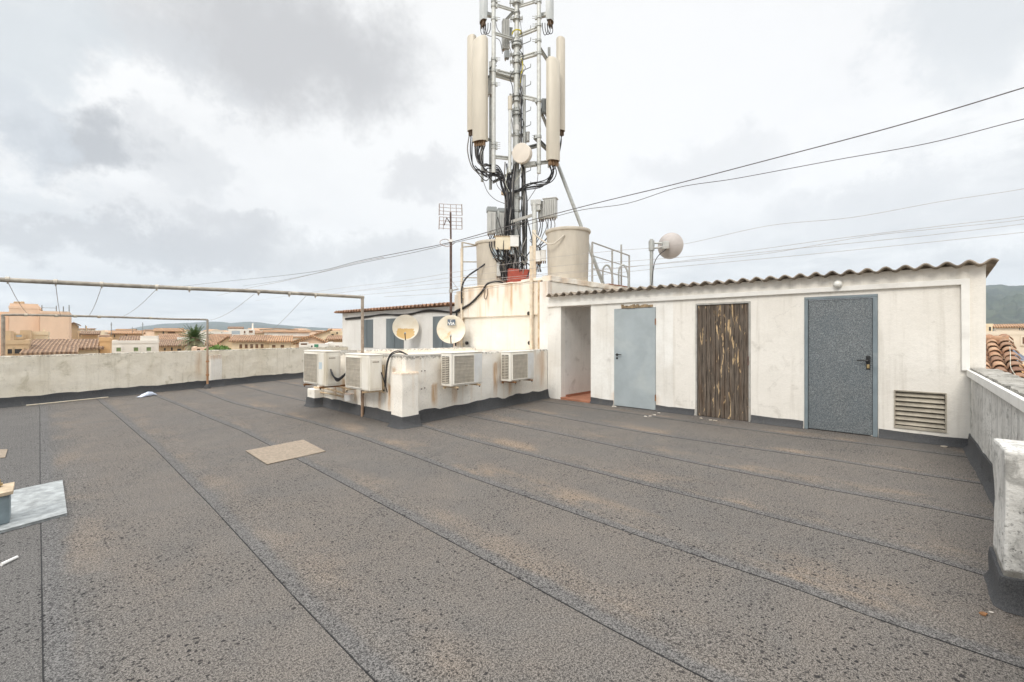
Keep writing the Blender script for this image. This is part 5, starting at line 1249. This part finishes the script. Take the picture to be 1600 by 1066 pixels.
# aerial poles over the town
for k, (x, y0, y1, d) in enumerate(((133.5,522,508,80),(174,524,504,70),(223,522,504,90),(136,524,513,82),(143,524,514,84),(207,520,511,92))):
    c = W(x,y0,d); tg = MB().tube([c, W(x,y1,d)], .045, 5)
    if k in (1,2): tg.tube([W(x-1.5,y1+3,d), W(x+1.5,y1+2.5,d)], .03, 4); tg.tube([W(x-1,y1+5,d), W(x+1,y1+4.5,d)], .03, 4)
    tag(tg.build('aerial_pole', 'galvanised_dark', None, loc=c), 'thin dark aerial pole on a town roof', 'aerial', 'aerial poles over the town')
# scattered houses further off
rt = random.Random(21)
kinds = [('house_cream','roof_tiles'),('house_tan','roof_tiles_brown'),('house_white','roof_tiles_orange'),('house_peach','roof_tiles'),('house_beige','roof_tiles_orange')]
for i in range(46):
    px = 112+ (545-112)*((i*0.618034) % 1); d = 130+ (i % 8)*28+rt.uniform(-10,10); w = rt.uniform(9,17)/d*F
    wl, rf = kinds[i % 5]; zt = rt.uniform(-2.2,2.4)+d*.0085; yw = HY-(zt-H)/d*F
    kd = ('gable','flat','slope','gable_front')[i % 4]
    wn = tuple((px-w*.3+k*w*.25, px-w*.3+k*w*.25+1.0, yw+.8, yw+2.4, 'window_dark') for k in range(3)) if i % 2 else ()
    wc = {'house_cream':'cream','house_tan':'tan','house_white':'white','house_peach':'peach','house_beige':'beige'}[wl]
    house('small distant '+wc+' house among the town roofs below the hills', px-w/2, px+w/2, d, yw, kd, yw-rt.uniform(1.2,2.6)*110/d*1.3 if kd != 'flat' else None, wl, rf, wn, depth=rt.uniform(7,11), phi=rt.uniform(-.25,.25), group='distant town houses on the left')
mass = MB()
for i in range(420):
    px = rt.uniform(60,700) if i % 6 else rt.uniform(1500,1900); d = rt.uniform(360,1500); c = W(px, HY, d); w, dp = rt.uniform(10,22), rt.uniform(8,14); zt = rt.uniform(-4,3.0)+d*.0075
    a_ = rt.uniform(-.6,.6); ex = (RGT*math.cos(a_)+FWD*math.sin(a_))*w; ey = (FWD*math.cos(a_)-RGT*math.sin(a_))*dp
    o = Vector((c.x,c.y,GZ))-ex/2; mass.obox(o, ex, ey, UP*(zt-GZ)); 
    t_ = o+UP*(zt-GZ); hh = UP*rt.uniform(1.2,2.2); mass.add([t_-ey*.05, t_+ex-ey*.05, t_+ex+ey*1.05, t_+ey*1.05, t_+ey*.5+hh, t_+ex+ey*.5+hh], [(0,1,5,4),(2,3,4,5),(0,4,3),(1,2,5)])
def massmat():
    m, n, b = newmat('far_roofs'); g = n.node('ShaderNodeNewGeometry'); rnd = g.outputs['Random Per Island']
    wallc = n.mix(rnd, (.80,.72,.60), (.66,.50,.33)); roofc = n.mix(rnd, (.46,.27,.16), (.56,.38,.24))
    nz = n.sep(g.outputs['Normal'])[2]
    n.put(b.inputs['Base Color'], n.mix(n.ramp(nz, .15, .3), wallc, roofc)); b.inputs['Roughness'].default_value = .9; M['far_roofs'] = m
massmat()
tag(mass.build('far_town', 'far_roofs', None, merge=False), 'far mass of tiny pale houses spreading below the hills', 'town', None, 'stuff')

# right side: neighbour's tiled roof, beige blocks, solar panel
nh = thing('town_house', 'neighbouring house with a near barrel tiled roof beyond the right parapet', 'house', (14,1,GZ))
def rz(x): return .62+.265*(x-13.4)
MB().box(12.7, 15.8, -1.1, 3.2, GZ, .40).build('wall', 'house_beige', nh)
m = MB(); m.prism([(12.4,-1.27,rz(12.4)-.12),(15.9,-1.27,rz(15.9)-.12),(15.9,-1.27,rz(15.9)-.02),(12.4,-1.27,rz(12.4)-.02)], (0,4.5,0)); m.build('roof_deck', 'mortar_bit', nh)
tm = MB(); tone = []
pitch = .235
for c_ in range(19):
    y = -1.20+c_*pitch; x = 12.35; big = 1.25 if c_ == 0 else 1
    while x < 15.95:
        L_ = .36; r0, r1 = .105*big, .085*big; jy = rt.uniform(-.012,.012); jz = rt.uniform(-.008,.012); tn = rt.random()**1.5*(.9 if c_ else 1.0)+(.35 if c_ == 0 else 0); vs = []
        for (xx, r_, dz) in ((x, r0, .035), (x+L_+.05, r1, .0)):
            for k in range(9): a_ = math.pi*k/8; vs.append((xx, y+jy+r_*math.cos(a_), rz(xx)+dz+jz+r_*.85*math.sin(a_)))
            for k in range(9): a_ = math.pi*(8-k)/8; vs.append((xx, y+jy+(r_-.018)*math.cos(a_), rz(xx)+dz+jz+(r_-.018)*.85*math.sin(a_)))
        tm.add(vs, [(k, k+1, 18+k+1, 18+k) for k in range(17)]+[(17,0,18,35)]+[(k, 17-k, 16-k, k+1) for k in range(8)])
        tone += [min(1, tn)]*36; x += L_
    x = 12.35
    while x < 15.95 and c_ < 18:
        yy = y+pitch/2; vs = []
        for xx, dz in ((x, .012), (x+.42, .0)):
            for k in range(7): a_ = math.pi+math.pi*k/6; vs.append((xx, yy+.09*math.cos(a_), rz(xx)+.04+dz+.06*math.sin(a_)))
        tm.add(vs, [(k, k+1, 7+k+1, 7+k) for k in range(6)]); tone += [.8]*14; x += .36
tm.build('barrel_tiles', 'barrel_tile', nh, True, attrs={'tone': tone}, merge=False)
m = MB(); y = -1.25
while y < 3.1:
    m.tube([(15.95,y,rz(15.95)+.03),(15.95,y+.4,rz(15.95)+.05)], [.12,.10], 12); y += .36
m.build('ridge_tiles', 'barrel_tile', nh, True, attrs={'tone': lambda p: .25})
cable('roof_cable', [(13.0,-1.12,rz(13.0)+.16),(13.6,-1.10,rz(13.6)+.14),(14.4,-1.16,rz(14.4)+.14),(15.0,-1.2,rz(15)+.15)], .0045, 'cable_pale', None, parent=nh)
sp = thing('solar_panel', 'dark blue solar panel beyond the neighbouring tiled roof', 'solar panel', W(1597,566,20))
o = W(1585,566,20); ex = (RGT*.9+FWD*.45).normalized(); up_ = (FWD*.75+UP*.62-RGT*.1).normalized()
MB().obox(o, ex*1.7, up_*1.0, ex.cross(up_)*.04).build('glass', 'solar_blue', sp)
m = MB(); nn = ex.cross(up_)*.05
for q_ in (0,.33,.66,.985): m.obox(o+ex*1.7*q_-nn*.05, ex*.025, up_*1.0, nn)
for q_ in (0,.5,.98): m.obox(o+up_*q_-nn*.06, ex*1.7, up_*.02, nn*1.02)
m.build('frame', 'fence_galv', sp)
for q_ in (.1,.85): MB().tube([o+ex*1.7*q_+up_*.95, o+ex*1.7*q_+up_*.95-UP*.9], .03, 6).build('strut', 'fence_galv', sp)
house('low terracotta terrace carrying the solar panel', 1577, 1640, 19.5, 570, wall='house_orange', depth=4)
house('wide beige house with a plain wall behind the neighbouring roof', 1525, 1640, 42, 517.5, wall='house_beige', depth=7, wins=((1597.5,1603,527,537,'window_brown'),(1578,1579,534,536,'window_dark'),(1583,1584,534,536,'window_dark')))
house('beige tiled house with small windows in front of the mountain', 1557, 1640, 70, 511.5, 'gable', 506.5, 'house_beige', 'roof_tiles_orange', depth=14, wins=((1592,1594,512.5,516,'window_dark'),(1595.5,1597,512.5,516,'window_dark'),(1598.5,1600,512.5,516,'window_dark')))
house('small cream house with an arched dark door at the shed corner', 1528, 1551, 60, 506, wall='house_cream', depth=6, wins=((1545,1548.5,511,517,'window_dark'),))

# ------------------------------------------------------------------ palm, bush
def palm(px, py, d, h, label):
    c = W(px, py, d); t = thing('palm_tree', label, 'palm tree', Vector((c.x,c.y,GZ)))
    pts = [Vector((c.x,c.y,GZ))+UP*(c.z-GZ)*q+Vector((.2*math.sin(q*2),0,0)) for q in (0,.25,.5,.75,.93)]+[c]
    MB().tube(spline(pts,4), .28, 10).build('trunk', 'palm_trunk', t, True)
    MB().lathe(c-UP*.9, UP, [(.25,0),(.48,.4),(.5,.8),(.3,1.1),(0,1.2)], 12).build('crown_base', 'palm_trunk', t, True, jit=.06)
    m = MB(); tone = []; rp_ = random.Random(4)
    for k in range(78):
        az = k*2.39996; q = k/78; el = R(82-150*q+rp_.uniform(-12,12)); L_ = (1.7 if el > 0 else 1.9)*rp_.uniform(.8,1.1)*h
        hd = Vector((math.cos(az), math.sin(az), 0)); p = Vector(c); dirn = hd*math.cos(el)+UP*math.sin(el); n_ = 10; pts_ = []
        for i in range(n_+1): pts_.append(p.copy()); p = p+dirn*(L_/n_); dirn = (dirn-UP*(.075+.03*(el < .3))).normalized()
        sd_ = hd.cross(UP); tn = min(1, max(0, (q-.35)*2.2+rp_.uniform(-.12,.2)))
        for i in range(1, n_+1):
            tt = (pts_[i]-pts_[i-1]).normalized()
            for s_ in (-1,1):
                for jx in (0,.5):
                    b0 = pts_[i-1].lerp(pts_[i], jx); ll = h*.34*math.sin(math.pi*min(.96,(i+jx)/n_*.9+.08)); tip = b0+sd_*s_*ll*.75+tt*ll*.6-UP*ll*.25+Vector((rp_.uniform(-1,1),rp_.uniform(-1,1),rp_.uniform(-1,1)))*.05
                    w_ = tt*.045; m.add([b0-w_, b0+w_, tip], [(0,1,2)]); tone += [tn]*3
            w_ = UP*.02; m.add([pts_[i-1]-w_, pts_[i]-w_, pts_[i]+w_, pts_[i-1]+w_], [(0,1,2,3)]); tone += [min(1, tn+.3)]*4
    m.build('crown', 'palm_green', t, attrs={'tone': tone}, merge=False)
palm(304, 530, 50, 1.12, 'palm tree with green upright fronds and drooping dry ones among the town houses')
def bush(px, py, d, rx, rz_, label):
    c = W(px, py, d); t = thing('bush', label, 'bush', Vector((c.x,c.y,GZ))); r_ = random.Random(9)
    MB().tube([Vector((c.x,c.y,GZ)), c], [.25,.12], 8).build('stem', 'palm_trunk', t, True)
    m = MB(); tone = []
    for k in range(900):
        a_ = r_.uniform(0,2*math.pi); q = r_.random()**.5; hh = r_.random(); e = Vector((math.cos(a_)*q*rx, math.sin(a_)*q*rx, hh*rz_*math.sqrt(max(0,1-q*q))*(.75+.35*mn.noise(Vector((math.cos(a_)*2,math.sin(a_)*2,q))))))
        o = c+e; v1 = Vector((r_.uniform(-1,1),r_.uniform(-1,1),r_.uniform(-.6,1))).normalized()*.13; v2 = v1.cross(Vector((r_.uniform(-1,1),r_.uniform(-1,1),r_.uniform(-1,1)))).normalized()*.09
        m.add([o-v1, o+v2, o+v1, o-v2], [(0,1,2,3)]); tone += [min(1, max(0, hh*.8+r_.uniform(-.2,.2)))]*4
    m.build('foliage', 'bush_green', t, attrs={'tone': tone}, merge=False)
bush(341, 549.5, 38, .95, .62, 'bright green bush just above the left parapet')

# ------------------------------------------------------------------ hills
def hills(name, prof, d0, d1, label, seed):
    m = MB(); n = 260; rows = 26; vs = []
    def top(px):
        for (a, b), (c, d) in zip(prof, prof[1:]):
            if a <= px <= c: t = (px-a)/(c-a); t = t*t*(3-2*t)*.5+t*.5; return b+(d-b)*t
        return prof[-1][1]
    p0, p1 = prof[0][0], prof[-1][0]
    for j in range(rows+1):
        q = j/rows
        for i in range(n+1):
            px = p0+(p1-p0)*i/n; zt = (HY-top(px))/F*d1+H
            if q <= .75: f = q/.75; d = d0+(d1-d0)*f; z = GZ+(zt-GZ)*(f**1.35)
            else: f = (q-.75)/.25; d = d1+(d1*.5)*f; z = zt-(zt-GZ)*f
            c = W(px, HY, d); amp = max(0, zt-GZ)*.20*math.sin(math.pi*min(1, q/.75))+max(0, zt-GZ)*.012
            z += amp*(mn.fractal(Vector((c.x,c.y,seed*100))/(d1*.055), .9, 2.1, 6)-.1)
            vs.append((c.x, c.y, z))
    m.add(vs, [(j*(n+1)+i, j*(n+1)+i+1, (j+1)*(n+1)+i+1, (j+1)*(n+1)+i) for j in range(rows) for i in range(n)])
    tag(m.build(name, 'hill_forest', None, True), label, 'hills', None, 'structure')
hills('hills', [(-250,520),(0,521),(100,520),(150,516.5),(200,513.5),(232,508.5),(262,505),(300,504),(330,502),(345,502.5),(360,504.5),(385,502.5),(402,503),(430,506.5),(480,510.5),(520,512.5),(560,514),(700,517),(900,518),(1200,520)], 2600, 5200, 'long low hazy blue green ridge on the horizon at left', 1)
hills('mountain', [(900,523),(1100,512),(1300,488),(1450,460),(1510,449),(1545,443),(1562,442.2),(1580,444.5),(1620,445),(1700,440),(1900,450)], 900, 2600, 'wooded mountain rising beyond the right end of the shed', 2)

# ------------------------------------------------------------------ air
HAZE = 1.0e-4
if HAZE:
    hz = MB().box(-7500, 7500, -7500, 7500, GZ-1.5, 520).build('haze', 'dark_void', None)
    m = bpy.data.materials.new('haze_air'); m.use_nodes = True; nt = m.node_tree; nt.nodes.clear()
    out = nt.nodes.new('ShaderNodeOutputMaterial'); pv = nt.nodes.new('ShaderNodeVolumePrincipled')
    pv.inputs['Color'].default_value = (.68,.79,.92,1); pv.inputs['Density'].default_value = HAZE; pv.inputs['Anisotropy'].default_value = .1
    nt.links.new(pv.outputs[0], out.inputs['Volume'])
    hz.data.materials.clear(); hz.data.materials.append(m); tag(hz, 'thin pale air haze over the town and hills', 'haze', None, 'stuff')
scene.cycles.max_bounces = 6; scene.cycles.diffuse_bounces = 4; scene.cycles.volume_bounces = 1; scene.cycles.caustics_reflective = False; scene.cycles.caustics_refractive = False
